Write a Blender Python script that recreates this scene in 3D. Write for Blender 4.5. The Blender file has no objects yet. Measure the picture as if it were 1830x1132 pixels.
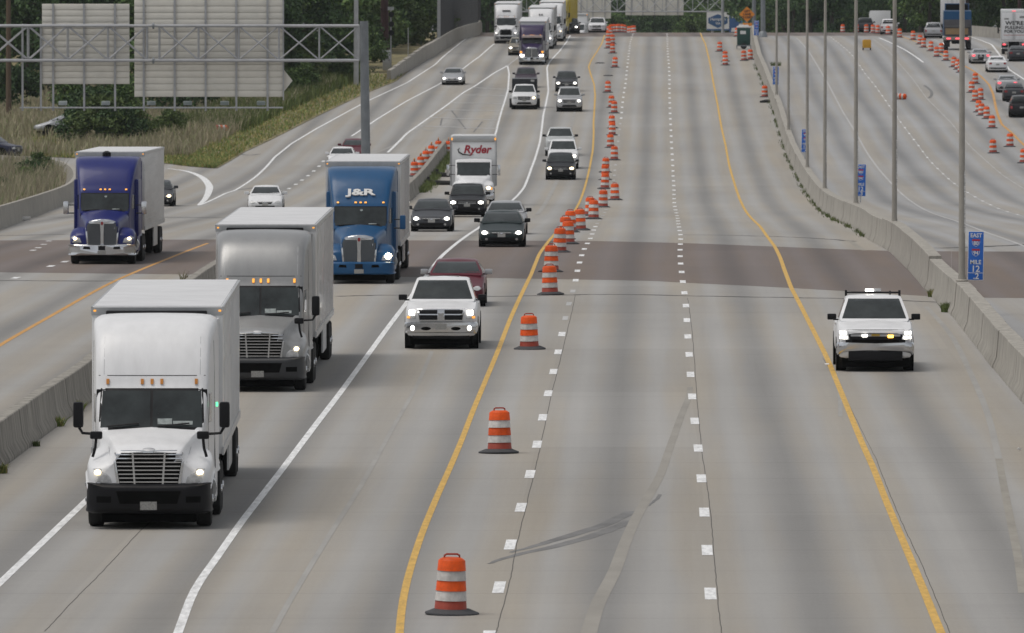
import bpy, bmesh, math, random
import numpy as np
from mathutils import Vector, Matrix
from mathutils.bvhtree import BVHTree

R = math.radians
rng = random.Random(7)
SC = bpy.context.scene
COL = SC.collection

# ------------------------------------------------------------------ camera
FPX = 16500.0                      # focal length in photo pixels (1830 wide)
CAMH = 10.72
PITCH = math.atan((566 - 38) / FPX)     # the true horizon lies just behind the far trees
cam_d = bpy.data.cameras.new('camera')
cam_d.sensor_width = 36.0
cam_d.lens = FPX * 36.0 / 1830.0
cam_d.clip_start = 1.0
cam_d.clip_end = 8000.0
cam_d.dof.use_dof = True
cam_d.dof.focus_distance = 215.0
cam_d.dof.aperture_fstop = 9.0
cam = bpy.data.objects.new('camera', cam_d)
COL.objects.link(cam)
cam.location = (0, 0, CAMH)
cam.rotation_euler = (R(90) - PITCH, 0, 0)
SC.camera = cam

# ------------------------------------------------------------------ light
SUN_EL, SUN_AZ = 68.0, 262.0       # overcast midday, light mostly from high above
world = bpy.data.worlds.new('World')
SC.world = world
world.use_nodes = True
nt = world.node_tree
for n in list(nt.nodes):
    nt.nodes.remove(n)
sky = nt.nodes.new('ShaderNodeTexSky')
sky.sky_type = 'NISHITA'
sky.sun_disc = False
sky.sun_elevation = R(SUN_EL)
sky.sun_rotation = R(SUN_AZ)
sky.air_density = 1.0
sky.dust_density = 1.6
sky.ozone_density = 1.0
hsv = nt.nodes.new('ShaderNodeHueSaturation')      # cloud cover: the sky's blue is mostly veiled
hsv.inputs['Saturation'].default_value = 0.15
bg = nt.nodes.new('ShaderNodeBackground')
bg.inputs['Strength'].default_value = 0.105
wo = nt.nodes.new('ShaderNodeOutputWorld')
nt.links.new(sky.outputs[0], hsv.inputs['Color'])
nt.links.new(hsv.outputs[0], bg.inputs['Color'])
nt.links.new(bg.outputs[0], wo.inputs['Surface'])
sun_d = bpy.data.lights.new('sun', 'SUN')
sun_d.energy = 1.5
sun_d.angle = R(36)
sun_d.color = (1.0, 0.93, 0.84)
sun = bpy.data.objects.new('sun', sun_d)
COL.objects.link(sun)
sun.rotation_euler = (R(90 - SUN_EL), 0, R(180 - SUN_AZ))
SC.cycles.use_denoising = True
SC.cycles.max_bounces = 5
SC.cycles.diffuse_bounces = 2
SC.cycles.glossy_bounces = 3
SC.cycles.transmission_bounces = 2
SC.cycles.volume_bounces = 0
SC.cycles.caustics_reflective = False
SC.view_settings.view_transform = 'Standard'
SC.view_settings.look = 'None'
SC.view_settings.gamma = 1.0
SC.view_settings.use_curve_mapping = False
SC.view_settings.exposure = 0.13

# ------------------------------------------------------------------ road profile (height along the road)
# one row per lane dash (12.19 m apart), the row where the photo shows it
_dy = [1060.9, 984.1, 917.6, 857.2, 801.2, 752.9, 709.5, 669.5, 633.3, 602.2, 572.0, 545.5, 522.3, 502.5, 485.9,
       470.8, 457.4, 446.2, 436.4, 427.5, 419.4, 412.1, 405.7, 400.2, 395.4, 390.9, 386.7, 382.2, 376.9, 370.4,
       363.6, 356.5, 349.0, 341.1, 332.9, 324.7, 316.0, 306.9, 297.5, 287.2, 276.8, 266.2, 255.1, 244.2, 233.5,
       223.0, 213.1, 203.3, 193.7, 184.4, 175.6, 167.1, 158.8, 150.8, 143.0, 135.6, 128.3, 121.0, 114.0, 107.5,
       101.9, 96.8, 92.0, 87.4, 83.1, 79.0, 75.2, 71.7, 68.5, 65.6, 62.9, 60.6]
_Y = 158.6 + 12.19 * np.arange(len(_dy))
_CT, _ST = math.cos(PITCH), math.sin(PITCH)


def ray(px, py):
    a, b = (px - 915) / FPX, (py - 566) / FPX
    ry = _CT - b * _ST
    return a / ry, (-_ST - b * _CT) / ry          # per metre of Y


_z = np.array([CAMH + ray(915, v)[1] * y for v, y in zip(_dy, _Y)])
for _ in range(3):
    _z[1:-1] = 0.25 * _z[:-2] + 0.5 * _z[1:-1] + 0.25 * _z[2:]
_Yk = np.concatenate([[-200, 60, 120], _Y, [1040, 1060, 1100, 1150, 1200, 1300, 1500, 2000, 6000]])
_zk = np.concatenate([[-1.1, .33, .67], _z, [9.42, 9.39, 9.06, 8.43, 7.6, 5.8, 3.4, 1.2, 0.0]])
_Yf = np.arange(-200, 6000, 1.0)
_zf = np.interp(_Yf, _Yk, _zk)
_ker = np.ones(21) / 21.0
_zp = np.pad(_zf, 10, mode='edge')
_zf = np.convolve(_zp, _ker, mode='valid')


def gz(Y):
    return float(np.interp(Y, _Yf, _zf))


def gslope(Y):
    return (gz(Y + 4) - gz(Y - 4)) / 8.0


_Yt = np.arange(100.0, 1034.0, 0.5)


def row_of(Y, z):
    t = (z - CAMH) / Y
    return 566 + FPX * (-(t * _CT + _ST) / (_CT - t * _ST))


_rows = np.array([row_of(y, gz(y)) for y in _Yt])
_rows = np.minimum.accumulate(_rows)


def YD(py):
    """distance of the road point the photo shows at row py"""
    return float(np.interp(-py, -_rows, _Yt))


def G(px, py, dz=0.0):
    Y = YD(py)
    return Vector((ray(px, py)[0] * Y, Y, gz(Y) + dz))


def AT(px, py, Y):
    rx, rz = ray(px, py)
    return Vector((rx * Y, Y, CAMH + rz * Y))


class Path:
    """a line on the road: lateral position as a function of distance"""
    def __init__(self, pts, smooth=14):
        q = sorted([(YD(p[1]) if len(p) == 2 else p[2], p) for p in pts])
        Y = np.array([a for a, _ in q])
        X = np.array([ray(p[0], p[1])[0] * a for a, p in q])
        keep = np.concatenate([[True], np.diff(Y) > 0.3])
        self.Y0, self.Y1 = Y[0], Y[-1]
        g = np.arange(self.Y0, self.Y1 + 1, 1.0)
        x = np.interp(g, Y[keep], X[keep])
        k = max(3, min(smooth, len(g) // 3)) | 1
        h = k // 2
        lo = 2 * x[0] - x[1:h + 1][::-1] if h else x[:0]
        hi = 2 * x[-1] - x[-h - 1:-1][::-1] if h else x[:0]
        self.g, self.x = g, np.convolve(np.concatenate([lo, x, hi]), np.ones(k) / k, mode='valid')

    def X(self, Y):
        return float(np.interp(Y, self.g, self.x))

    def T(self, Y, h=8):
        a, b = max(self.Y0, Y - h), min(self.Y1, Y + h)
        return (self.X(b) - self.X(a)) / max(1e-3, b - a)


# ------------------------------------------------------------------ materials
MATS = {}


def mat(name, col, rough=0.6, metal=0.0, coat=0.0, var=0.12, vscale=1.5, bump=0.0, bscale=20, emit=None, estr=0.0,
        spec=0.5, stretch=None, orand=0.0):
    if name in MATS:
        return MATS[name]
    m = bpy.data.materials.new(name)
    m.use_nodes = True
    t = m.node_tree
    p = t.nodes['Principled BSDF']
    p.inputs['Roughness'].default_value = rough
    p.inputs['Metallic'].default_value = metal
    p.inputs['Coat Weight'].default_value = coat
    p.inputs['Specular IOR Level'].default_value = spec
    c = tuple(col) + (1.0,)
    tc = t.nodes.new('ShaderNodeTexCoord')
    mp = t.nodes.new('ShaderNodeMapping')
    t.links.new(tc.outputs['Object'], mp.inputs['Vector'])
    if stretch:
        mp.inputs['Scale'].default_value = stretch
    if var > 0:
        no = t.nodes.new('ShaderNodeTexNoise')
        no.inputs['Scale'].default_value = vscale
        no.inputs['Detail'].default_value = 5
        no.inputs['Roughness'].default_value = 0.65
        t.links.new(mp.outputs[0], no.inputs['Vector'])
        rp = t.nodes.new('ShaderNodeValToRGB')
        rp.color_ramp.elements[0].position = 0.3
        rp.color_ramp.elements[1].position = 0.72
        rp.color_ramp.elements[0].color = tuple(x * (1 - var) for x in col) + (1,)
        rp.color_ramp.elements[1].color = tuple(min(1, x * (1 + var * .6)) for x in col) + (1,)
        t.links.new(no.outputs['Fac'], rp.inputs['Fac'])
        out = rp.outputs[0]
        if orand:                                   # each copy a little more or less faded and dirty
            oi = t.nodes.new('ShaderNodeObjectInfo')
            ma = t.nodes.new('ShaderNodeMath')
            ma.operation = 'MULTIPLY_ADD'
            ma.inputs[1].default_value = orand
            ma.inputs[2].default_value = 1 - orand
            t.links.new(oi.outputs['Random'], ma.inputs[0])
            vs = t.nodes.new('ShaderNodeVectorMath')
            vs.operation = 'SCALE'
            t.links.new(out, vs.inputs[0])
            t.links.new(ma.outputs[0], vs.inputs['Scale'])
            out = vs.outputs[0]
        t.links.new(out, p.inputs['Base Color'])
    else:
        p.inputs['Base Color'].default_value = c
    if bump > 0:
        nb = t.nodes.new('ShaderNodeTexNoise')
        nb.inputs['Scale'].default_value = bscale
        nb.inputs['Detail'].default_value = 4
        t.links.new(mp.outputs[0], nb.inputs['Vector'])
        bp = t.nodes.new('ShaderNodeBump')
        bp.inputs['Strength'].default_value = bump
        bp.inputs['Distance'].default_value = 0.02
        t.links.new(nb.outputs['Fac'], bp.inputs['Height'])
        t.links.new(bp.outputs[0], p.inputs['Normal'])
    if emit:
        p.inputs['Emission Color'].default_value = tuple(emit) + (1,)
        p.inputs['Emission Strength'].default_value = estr
    MATS[name] = m
    return m


def paint(name, col, rough=0.32, metal=0.0):
    rough = max(rough, .34)
    return mat('paint_' + name, col, rough, metal, coat=0.08, var=0.08, vscale=1.6, spec=.3, stretch=(2.2, 1.2, .6))


BLACK = mat('black_plastic', (0.007, 0.007, 0.009), 0.5, spec=.25)
RUBBER = mat('tyre_rubber', (0.018, 0.018, 0.018), 0.85, bump=.3)
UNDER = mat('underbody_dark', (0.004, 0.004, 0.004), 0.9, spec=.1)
CHROME = mat('chrome', (0.62, 0.63, 0.65), 0.16, 1.0, var=.06)
ALU = mat('aluminium', (0.50, 0.51, 0.52), 0.38, 0.85, var=.12, vscale=3)
GALV = mat('galvanised_steel', (0.43, 0.44, 0.46), 0.5, 0.55, var=.16, vscale=2)
GLASS = mat('vehicle_glass', (0.030, 0.037, 0.038), 0.06, coat=0.0, var=.6, vscale=1.3, spec=.5)  # mottled colour paints soft cloud reflections into the glass
LAMPGLASS = mat('lamp_glass', (0.52, 0.53, 0.54), 0.12, coat=.6, var=.3, vscale=14)
LAMPON = mat('headlamp_lit', (0.9, 0.9, 0.85), 0.2, var=0, emit=(1, .95, .86), estr=5.0)
LAMPWARM = mat('headlamp_lit_warm', (0.9, 0.8, 0.6), 0.2, var=0, emit=(1, .80, .48), estr=4.5)
LAMPSTAR = mat('headlamp_full_beam', (0.9, 0.8, 0.6), 0.2, var=0, emit=(1, .88, .62), estr=22.0)
AMBER = mat('amber_lamp_lit', (0.8, 0.35, 0.05), 0.3, var=0, emit=(1, .40, .06), estr=.9)
AMBEROFF = mat('amber_lamp', (0.55, 0.22, 0.04), 0.3, var=.2, vscale=9)
REDLAMP = mat('tail_lamp', (0.30, 0.02, 0.025), 0.25, coat=.5, var=.2, vscale=9)
REDON = mat('tail_lamp_lit', (0.6, 0.04, 0.05), 0.25, var=0, emit=(1, .10, .13), estr=1.6)
GREENON = mat('green_lamp_lit', (0.05, 0.6, 0.2), 0.3, var=0, emit=(.1, 1, .35), estr=2.0)
PLATE = mat('licence_plate', (0.36, 0.36, 0.35), 0.5, var=.45, vscale=38)
PAPER = mat('dash_papers', (0.30, 0.34, 0.34), 0.6, var=.5, vscale=9)
WHITE = paint('white', (0.74, 0.75, 0.77))
CREAM = mat('interior_cream', (0.25, 0.24, 0.22), 0.8)

# ------------------------------------------------------------------ mesh helpers


def link(ob, parent=None):
    COL.objects.link(ob)
    if parent is not None:
        ob.parent = parent
    return ob


def mesh_obj(name, verts, faces, m, parent=None, smooth=True, ang=35):
    me = bpy.data.meshes.new(name)
    me.from_pydata([tuple(v) for v in verts], [], faces)
    me.materials.append(m)
    if smooth:
        me.polygons.foreach_set('use_smooth', [True] * len(me.polygons))
        me.set_sharp_from_angle(angle=R(ang))
    return link(bpy.data.objects.new(name, me), parent)


def share(name, src, parent, loc=(0, 0, 0), rot=(0, 0, 0), scale=(1, 1, 1)):
    o = bpy.data.objects.new(name, src.data if hasattr(src, 'data') else src)
    o.location, o.rotation_euler, o.scale = loc, rot, scale
    return link(o, parent)


def tag(o, label, cat, group=None):
    o['label'] = label
    o['category'] = cat
    if group:
        o['group'] = group
    return o


def kind(o, k):
    o['kind'] = k
    return o


def thing(name, label, cat, loc=(0, 0, 0), rot=(0, 0, 0), group=None):
    o = bpy.data.objects.new(name, None)
    o.empty_display_size = 0.2
    o.location, o.rotation_euler = loc, rot
    link(o)
    return tag(o, label, cat, group)


def copy_tree(o, parent=None):
    c = o.copy()
    COL.objects.link(c)
    c.parent = parent
    for ch in list(o.children):
        copy_tree(ch, c)
    return c


class MB:
    def __init__(self):
        self.v, self.f = [], []

    def add(self, verts, faces):
        b = len(self.v)
        self.v += [tuple(x) for x in verts]
        self.f += [tuple(i + b for i in q) for q in faces]
        return self

    def box(self, x0, x1, y0, y1, z0, z1, bev=0.0, taper=None):
        if bev <= 0:
            vs = [(x, y, z) for z in (z0, z1) for y in (y0, y1) for x in (x0, x1)]
            return self.add(vs, [(0, 2, 3, 1), (4, 5, 7, 6), (0, 1, 5, 4), (2, 6, 7, 3), (0, 4, 6, 2), (1, 3, 7, 5)])
        bm = bmesh.new()
        bmesh.ops.create_cube(bm, size=1.0)
        for q in bm.verts:
            q.co = Vector(((x0 + x1) / 2 + q.co.x * (x1 - x0), (y0 + y1) / 2 + q.co.y * (y1 - y0),
                           (z0 + z1) / 2 + q.co.z * (z1 - z0)))
        bmesh.ops.bevel(bm, geom=bm.edges[:], offset=bev, segments=2, profile=.6, affect='EDGES')
        bm.verts.index_update()
        self.add([q.co[:] for q in bm.verts], [[w.index for w in f.verts] for f in bm.faces])
        bm.free()
        return self

    def tube(self, pts, r, n=8, cap=True):
        pts = [Vector(p) for p in pts]
        rs = r if isinstance(r, (list, tuple)) else [r] * len(pts)
        b = len(self.v)
        for i, p in enumerate(pts):
            d = (pts[min(i + 1, len(pts) - 1)] - pts[max(i - 1, 0)]).normalized()
            u = d.cross(Vector((0, 0, 1)) if abs(d.z) < .9 else Vector((0, 1, 0))).normalized()
            w = d.cross(u)
            for k in range(n):
                a = 2 * math.pi * k / n
                self.v.append(tuple(p + (u * math.cos(a) + w * math.sin(a)) * rs[i]))
        for i in range(len(pts) - 1):
            for k in range(n):
                k2 = (k + 1) % n
                self.f.append((b + i * n + k, b + i * n + k2, b + (i + 1) * n + k2, b + (i + 1) * n + k))
        if cap:
            self.f.append(tuple(b + k for k in range(n)))
            self.f.append(tuple(b + (len(pts) - 1) * n + k for k in reversed(range(n))))
        return self

    def lathe(self, prof, n=20, axis='z', c=(0, 0, 0)):
        b = len(self.v)
        for (r_, h) in prof:
            for k in range(n):
                a = 2 * math.pi * k / n
                x, y = r_ * math.cos(a), r_ * math.sin(a)
                p = (x, y, h) if axis == 'z' else (h, x, y)
                self.v.append((p[0] + c[0], p[1] + c[1], p[2] + c[2]))
        for i in range(len(prof) - 1):
            for k in range(n):
                k2 = (k + 1) % n
                self.f.append((b + i * n + k, b + i * n + k2, b + (i + 1) * n + k2, b + (i + 1) * n + k))
        self.f.append(tuple(b + k for k in reversed(range(n))))
        self.f.append(tuple(b + (len(prof) - 1) * n + k for k in range(n)))
        return self

    def prism(self, poly, y0, y1):
        """polygon in x,z pushed along y"""
        n = len(poly)
        vs = [(x, y0, z) for x, z in poly] + [(x, y1, z) for x, z in poly]
        fs = [tuple(range(n)), tuple(reversed(range(n, 2 * n)))]
        fs += [(k, k + n, (k + 1) % n + n, (k + 1) % n) for k in range(n)]
        return self.add(vs, fs)

    def build(self, name, m, parent=None, smooth=True, ang=35):
        return mesh_obj(name, self.v, self.f, m, parent, smooth, ang)


def crom(P, k):
    """Catmull-Rom resample of an array along axis 0"""
    if k <= 1:
        return P
    P = np.asarray(P, float)
    n = len(P)
    out = []
    for i in range(n - 1):
        p0, p1, p2, p3 = P[max(i - 1, 0)], P[i], P[i + 1], P[min(i + 2, n - 1)]
        for j in range(k):
            t = j / k
            out.append(.5 * (2 * p1 + (p2 - p0) * t + (2 * p0 - 5 * p1 + 4 * p2 - p3) * t * t
                             + (3 * p1 - p0 - 3 * p2 + p3) * t ** 3))
    out.append(P[-1])
    return np.array(out)


def loft(secs, ku=2, kv=2):
    """secs: [(y, [(x,z) half profile from bottom centre to top centre])]"""
    A = np.array([[(x, y, z) for x, z in h] for y, h in secs], float)
    A = crom(A, ku)
    A = np.swapaxes(crom(np.swapaxes(A, 0, 1), kv), 0, 1)
    A[:, :, 0] = np.maximum(A[:, :, 0], 0)
    A[:, 0, 0] = A[:, -1, 0] = 0
    S, P, _ = A.shape
    mir = A[:, 1:-1][:, ::-1] * np.array([-1, 1, 1])
    ring = np.concatenate([A, mir], axis=1)
    N = ring.shape[1]
    vs = ring.reshape(-1, 3).tolist()
    fs = []
    for i in range(S - 1):
        for k in range(N):
            k2 = (k + 1) % N
            fs.append((i * N + k, i * N + k2, (i + 1) * N + k2, (i + 1) * N + k))
    fs.append(tuple(reversed(range(N))))
    fs.append(tuple((S - 1) * N + k for k in range(N)))
    return vs, fs


class Skin:
    """a body others are laid on: projects outlines onto its surface"""
    def __init__(self, vs, fs):
        self.b = BVHTree.FromPolygons([Vector(v) for v in vs], fs)

    def hit(self, u, v, side):
        if side == 'front':
            o, d = Vector((u, -6, v)), Vector((0, 1, 0))
        elif side == 'rear':
            o, d = Vector((u, 40, v)), Vector((0, -1, 0))
        elif side == 'right':
            o, d = Vector((6, u, v)), Vector((-1, 0, 0))
        else:
            o, d = Vector((-6, u, v)), Vector((1, 0, 0))
        h = self.b.ray_cast(o, d)
        return h[0], d

    def panel(self, name, poly, m, parent, side='front', out=.01, inn=.03, nx=6, ny=4):
        """outline (4 corners or any convex polygon) laid on the body as a raised piece"""
        pts, fs = [], []
        if len(poly) == 4:
            a, b, c, d = [np.array(p, float) for p in poly]
            for j in range(ny + 1):
                for i in range(nx + 1):
                    s, t = i / nx, j / ny
                    pts.append((a * (1 - s) + b * s) * (1 - t) + (d * (1 - s) + c * s) * t)
            for j in range(ny):
                for i in range(nx):
                    k = j * (nx + 1) + i
                    fs.append((k, k + 1, k + nx + 2, k + nx + 1))
            rim = ([i for i in range(nx + 1)] + [(j + 1) * (nx + 1) - 1 for j in range(1, ny + 1)]
                   + [ny * (nx + 1) + i for i in range(nx - 1, -1, -1)] + [j * (nx + 1) for j in range(ny - 1, 0, -1)])
        else:
            P = [np.array(p, float) for p in poly]
            c = sum(P) / len(P)
            n = len(P)
            pts = P + [c * .5 + p * .5 for p in P] + [c]
            for k in range(n):
                k2 = (k + 1) % n
                fs.append((k, k2, n + k2, n + k))
                fs.append((n + k, n + k2, 2 * n))
            rim = list(range(n))
        W, last, D = [], None, None
        for u, v in pts:
            h, D = self.hit(u, v, side)
            W.append(h)
        ok = [h for h in W if h is not None]
        if not ok:
            return None
        ax = 1 if side in ('front', 'rear') else 0
        ref = sum(h[ax] for h in ok) / len(ok)
        V = []
        for (u, v), h in zip(pts, W):
            if h is None:
                h = Vector((u, ref, v)) if ax == 1 else Vector((ref, u, v))
            V.append(h - D * out)
        nb = len(V)
        V += [V[i] + D * (out + inn) for i in rim]
        n = len(rim)
        for k in range(n):
            k2 = (k + 1) % n
            fs.append((rim[k], nb + k, nb + k2, rim[k2]))
        return mesh_obj(name, V, fs, m, parent, True, 40)


def text(name, s, size, m, parent, loc, rot, shear=0.0, bold=0.0, align='CENTER', ext=0.004, sx=1.0):
    cu = bpy.data.curves.new('t', 'FONT')
    cu.body = s
    cu.size = size
    cu.shear = shear
    cu.offset = bold
    cu.extrude = ext
    cu.align_x, cu.align_y = align, 'CENTER'
    cu.resolution_u = 3
    o = bpy.data.objects.new('t', cu)
    me = bpy.data.meshes.new_from_object(o)
    bpy.data.objects.remove(o)
    bpy.data.curves.remove(cu)
    me.name = name
    me.materials.clear()
    me.materials.append(m)
    t = bpy.data.objects.new(name, me)
    t.location, t.rotation_euler, t.scale = loc, rot, (sx, 1, 1)
    return link(t, parent)


_ORD = ['first', 'second', 'third', 'fourth', 'fifth', 'sixth', 'seventh', 'eighth', 'ninth', 'tenth', 'eleventh',
        'twelfth', 'thirteenth', 'fourteenth', 'fifteenth', 'sixteenth', 'seventeenth', 'eighteenth', 'nineteenth',
        'twentieth']


def ordinal(i):
    if i < 20:
        return _ORD[i]
    tens = {2: 'twenty', 3: 'thirty', 4: 'forty'}[(i + 1) // 10]
    u = (i + 1) % 10
    return {2: 'twentieth', 3: 'thirtieth', 4: 'fortieth'}[(i + 1) // 10] if u == 0 else tens + '-' + _ORD[u - 1]
# ================================================================== road surfaces
P_DOTR = Path([(1290, 1400), (1275, 1132), (1269.6, 1060.9), (1263.4, 984), (1259.3, 917.6), (1253.7, 857), (1248.3, 801), (1241, 753),
               (1236.7, 709.5), (1234, 669.5), (1231.6, 633), (1229, 602), (1227.7, 574), (1226, 543.4), (1222.9, 522),
               (1219.6, 501), (1218.3, 485.5), (1215.9, 471), (1215.3, 458), (1215.3, 445.5), (1215.8, 436),
               (1216.6, 427.4), (1216.4, 419.4), (1214.5, 412), (1213, 405.7), (1212.3, 400), (1211.7, 395.6),
               (1210.6, 387.6), (1208.7, 381), (1207.6, 376.8), (1206, 370), (1205, 363.4), (1204.4, 356),
               (1204.6, 341), (1204, 333), (1203.8, 324.7), (1203, 316), (1202.7, 306.7), (1202.5, 297.7),
               (1201.7, 287), (1200.5, 266), (1199.5, 244), (1199, 233.6), (1198.2, 213), (1197, 194), (1196.7, 175.5),
               (1196.4, 158.7), (1196.4, 143), (1195.7, 121), (1193.8, 101.6), (1193, 87.7), (1192.5, 69),
               (1191.6, 60)], 21)
P_DOTL = Path([(820, 1400), (891, 1050), (912, 974), (930, 909), (947.5, 848), (960, 795), (969.5, 746), (979.5, 704), (989, 664),
               (998, 628), (1004, 598), (1010, 570), (1015.7, 546), (1022.9, 524), (1028.4, 504.9), (1032.2, 482),
               (1036.3, 468), (1039.9, 455.3), (1045.2, 443), (1051, 433.5), (1056.4, 424.6), (1058.9, 416),
               (1062, 409), (1065.3, 403), (1075, 389), (1083, 376), (1091, 345), (1097.7, 319), (1098.8, 303),
               (1106, 241.7), (1108.4, 221.6), (1110.4, 211), (1111.5, 195), (1113, 182.5), (1114.7, 167),
               (1117.7, 151), (1119.7, 133), (1121, 121), (1123.5, 98), (1126.5, 75.5), (1132, 60)], 15)
P_YELL = Path([(706, 1260), (714, 1132), (716, 1100), (722, 1060), (735, 1010), (755, 950), (780, 890), (807, 830), (826, 785), (845, 735),
               (868, 680), (891, 625), (912, 570), (935, 520), (949, 492), (964, 454), (981.5, 430), (995, 415),
               (1010, 400), (1030.3, 372), (1037.4, 358), (1045, 335.7), (1053.7, 300.5), (1059.5, 268), (1061, 240),
               (1060.6, 219), (1062.3, 196), (1063.6, 171), (1061.8, 151), (1054.8, 131), (1051.8, 119.6),
               (1056.8, 108), (1066.9, 93), (1075.7, 78), (1080.7, 63)], 9)
P_YELR = Path([(1740, 1260), (1681, 1131), (1648, 1048.6), (1612, 963), (1580.7, 889), (1560, 834), (1545, 803), (1515, 730), (1478, 640),
               (1440, 565), (1413.7, 514.5), (1402.4, 484.3), (1393.6, 459), (1384.8, 441.5), (1369.7, 421.3),
               (1358.3, 405), (1344.5, 392.4), (1333.2, 378.5), (1321.8, 355.9), (1311.8, 325.7), (1303, 295.5),
               (1296.7, 260), (1289.6, 230), (1283, 191), (1274, 144), (1269.2, 115.5), (1264.6, 96.2), (1260.8, 79.8),
               (1254.8, 67.8), (1251.5, 59.5)], 9)
P_E = Path([(270, 1260), (318, 1132), (333, 1090), (348, 1050), (375, 1015), (430, 935), (500, 845), (560, 765), (610, 700), (650, 645),
            (690, 590), (722, 548), (750, 510), (789.4, 457.8), (820.8, 431.4), (856, 407.5), (893, 376), (925, 350),
            (936.7, 335.7), (949, 303), (956, 284.5), (965, 254), (968.7, 226.6), (971, 206), (976, 184), (980, 164),
            (978.7, 141), (977.5, 121), (982.5, 111), (999, 93), (1012.7, 75.5), (1019, 64)], 9)
P_F = Path([(-190, 1230), (0, 1042), (60, 985), (110, 937), (147, 902), (316, 733), (458, 600), (536, 533), (632, 450), (727, 400),
            (815, 350), (840, 320), (866, 275), (886.4, 238), (889.4, 224), (895.7, 201), (902, 181), (907.8, 161),
            (910, 133), (907, 118)], 9)
P_GORE = Path([(907, 118), (883, 131), (850, 153.6), (828, 166), (798, 189), (762.5, 214), (727, 239), (693, 273)], 9)
P_HI = Path([(907, 118), (924, 105), (950, 87), (978, 66)], 9)
P_RAMPY = Path([(372, 435), (300, 463), (200, 505), (100, 560), (0, 617), (-160, 725)], 9)
P_RLANE = Path([(883, 79), (858, 101), (828, 123), (785, 151), (727, 181), (677, 211.5), (628, 244)], 9)
P_RDOT = Path([(600, 268), (578.5, 288), (569.4, 298.5), (557.6, 309), (544.5, 319), (532.4, 327.7), (519, 336),
               (505, 344.6), (480, 360), (455, 376)], 5)
P_REDGE = Path([(840, 65), (815.5, 83), (777.6, 116), (727, 148.6), (657, 181), (614, 204), (563.7, 231.6), (521, 257),
                (491, 281), (475.7, 299), (458, 315.6), (420, 341), (403, 346), (370, 362), (355, 368)], 7)
P_MED = Path([(2120, 1120), (1960, 880), (1830, 724), (1768, 652), (1704, 568), (1660.7, 527.7), (1623.8, 484), (1586.5, 448), (1551, 429),
              (1533.6, 414), (1496, 396), (1465.7, 376), (1445.5, 351), (1423, 313), (1408, 283), (1395, 243),
              (1385, 208), (1371, 171), (1360.5, 140.7), (1349.7, 115.4), (1344, 90), (1341, 65)], 15)
P_BAR = Path([(-300, 1090), (0, 838), (57, 798), (99, 763), (148, 733), (375, 535), (537, 440), (640, 395), (735, 358.4), (785.6, 298),
              (803, 275)], 15)
P_WREF = Path([(1423.6, 68.5), (1441.7, 88), (1456, 110), (1479.5, 149.7), (1504.8, 198), (1531, 240), (1546, 268),
               (1586.5, 321), (1622, 356), (1659.6, 379), (1710, 396), (1760, 415), (1830, 440), (2050, 560)], 15)
P_W1 = Path([(1480, 64), (1499, 78), (1519, 95), (1546, 132), (1563.6, 153.5), (1587, 186.5), (1606.7, 215), (1624, 238),
             (1639.5, 258), (1662, 288), (1682, 308), (1702, 326), (1740, 351), (1766.5, 365), (1795.5, 377.5),
             (1825.7, 386), (1900, 410)], 11)
P_W2 = Path([(1559.7, 70), (1585, 89), (1604, 110.8), (1631.6, 142), (1655, 175), (1684.7, 205), (1700, 220),
             (1717.4, 243), (1737.6, 265.5), (1762.7, 288), (1795.5, 316), (1823, 333.4), (1870, 360)], 11)
P_W3 = Path([(1571, 68), (1618, 90), (1650, 112)], 3)
P_WY = Path([(1600, 62), (1640, 76), (1680, 97), (1710, 112), (1734.6, 124), (1752, 136), (1767.6, 151.6), (1775, 169),
             (1780, 194), (1784, 208), (1790, 222.7), (1808, 237.8), (1830, 260), (1870, 290)], 7)
P_WR = Path([(1710, 61), (1740, 68), (1772, 80), (1803, 124.7), (1830, 142), (1860, 160)], 9)
P_GRASS = Path([(385, 303), (438, 272), (501, 242), (576, 204), (657, 166), (706, 147), (760, 105), (800, 80), (830, 66)], 7)


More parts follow.
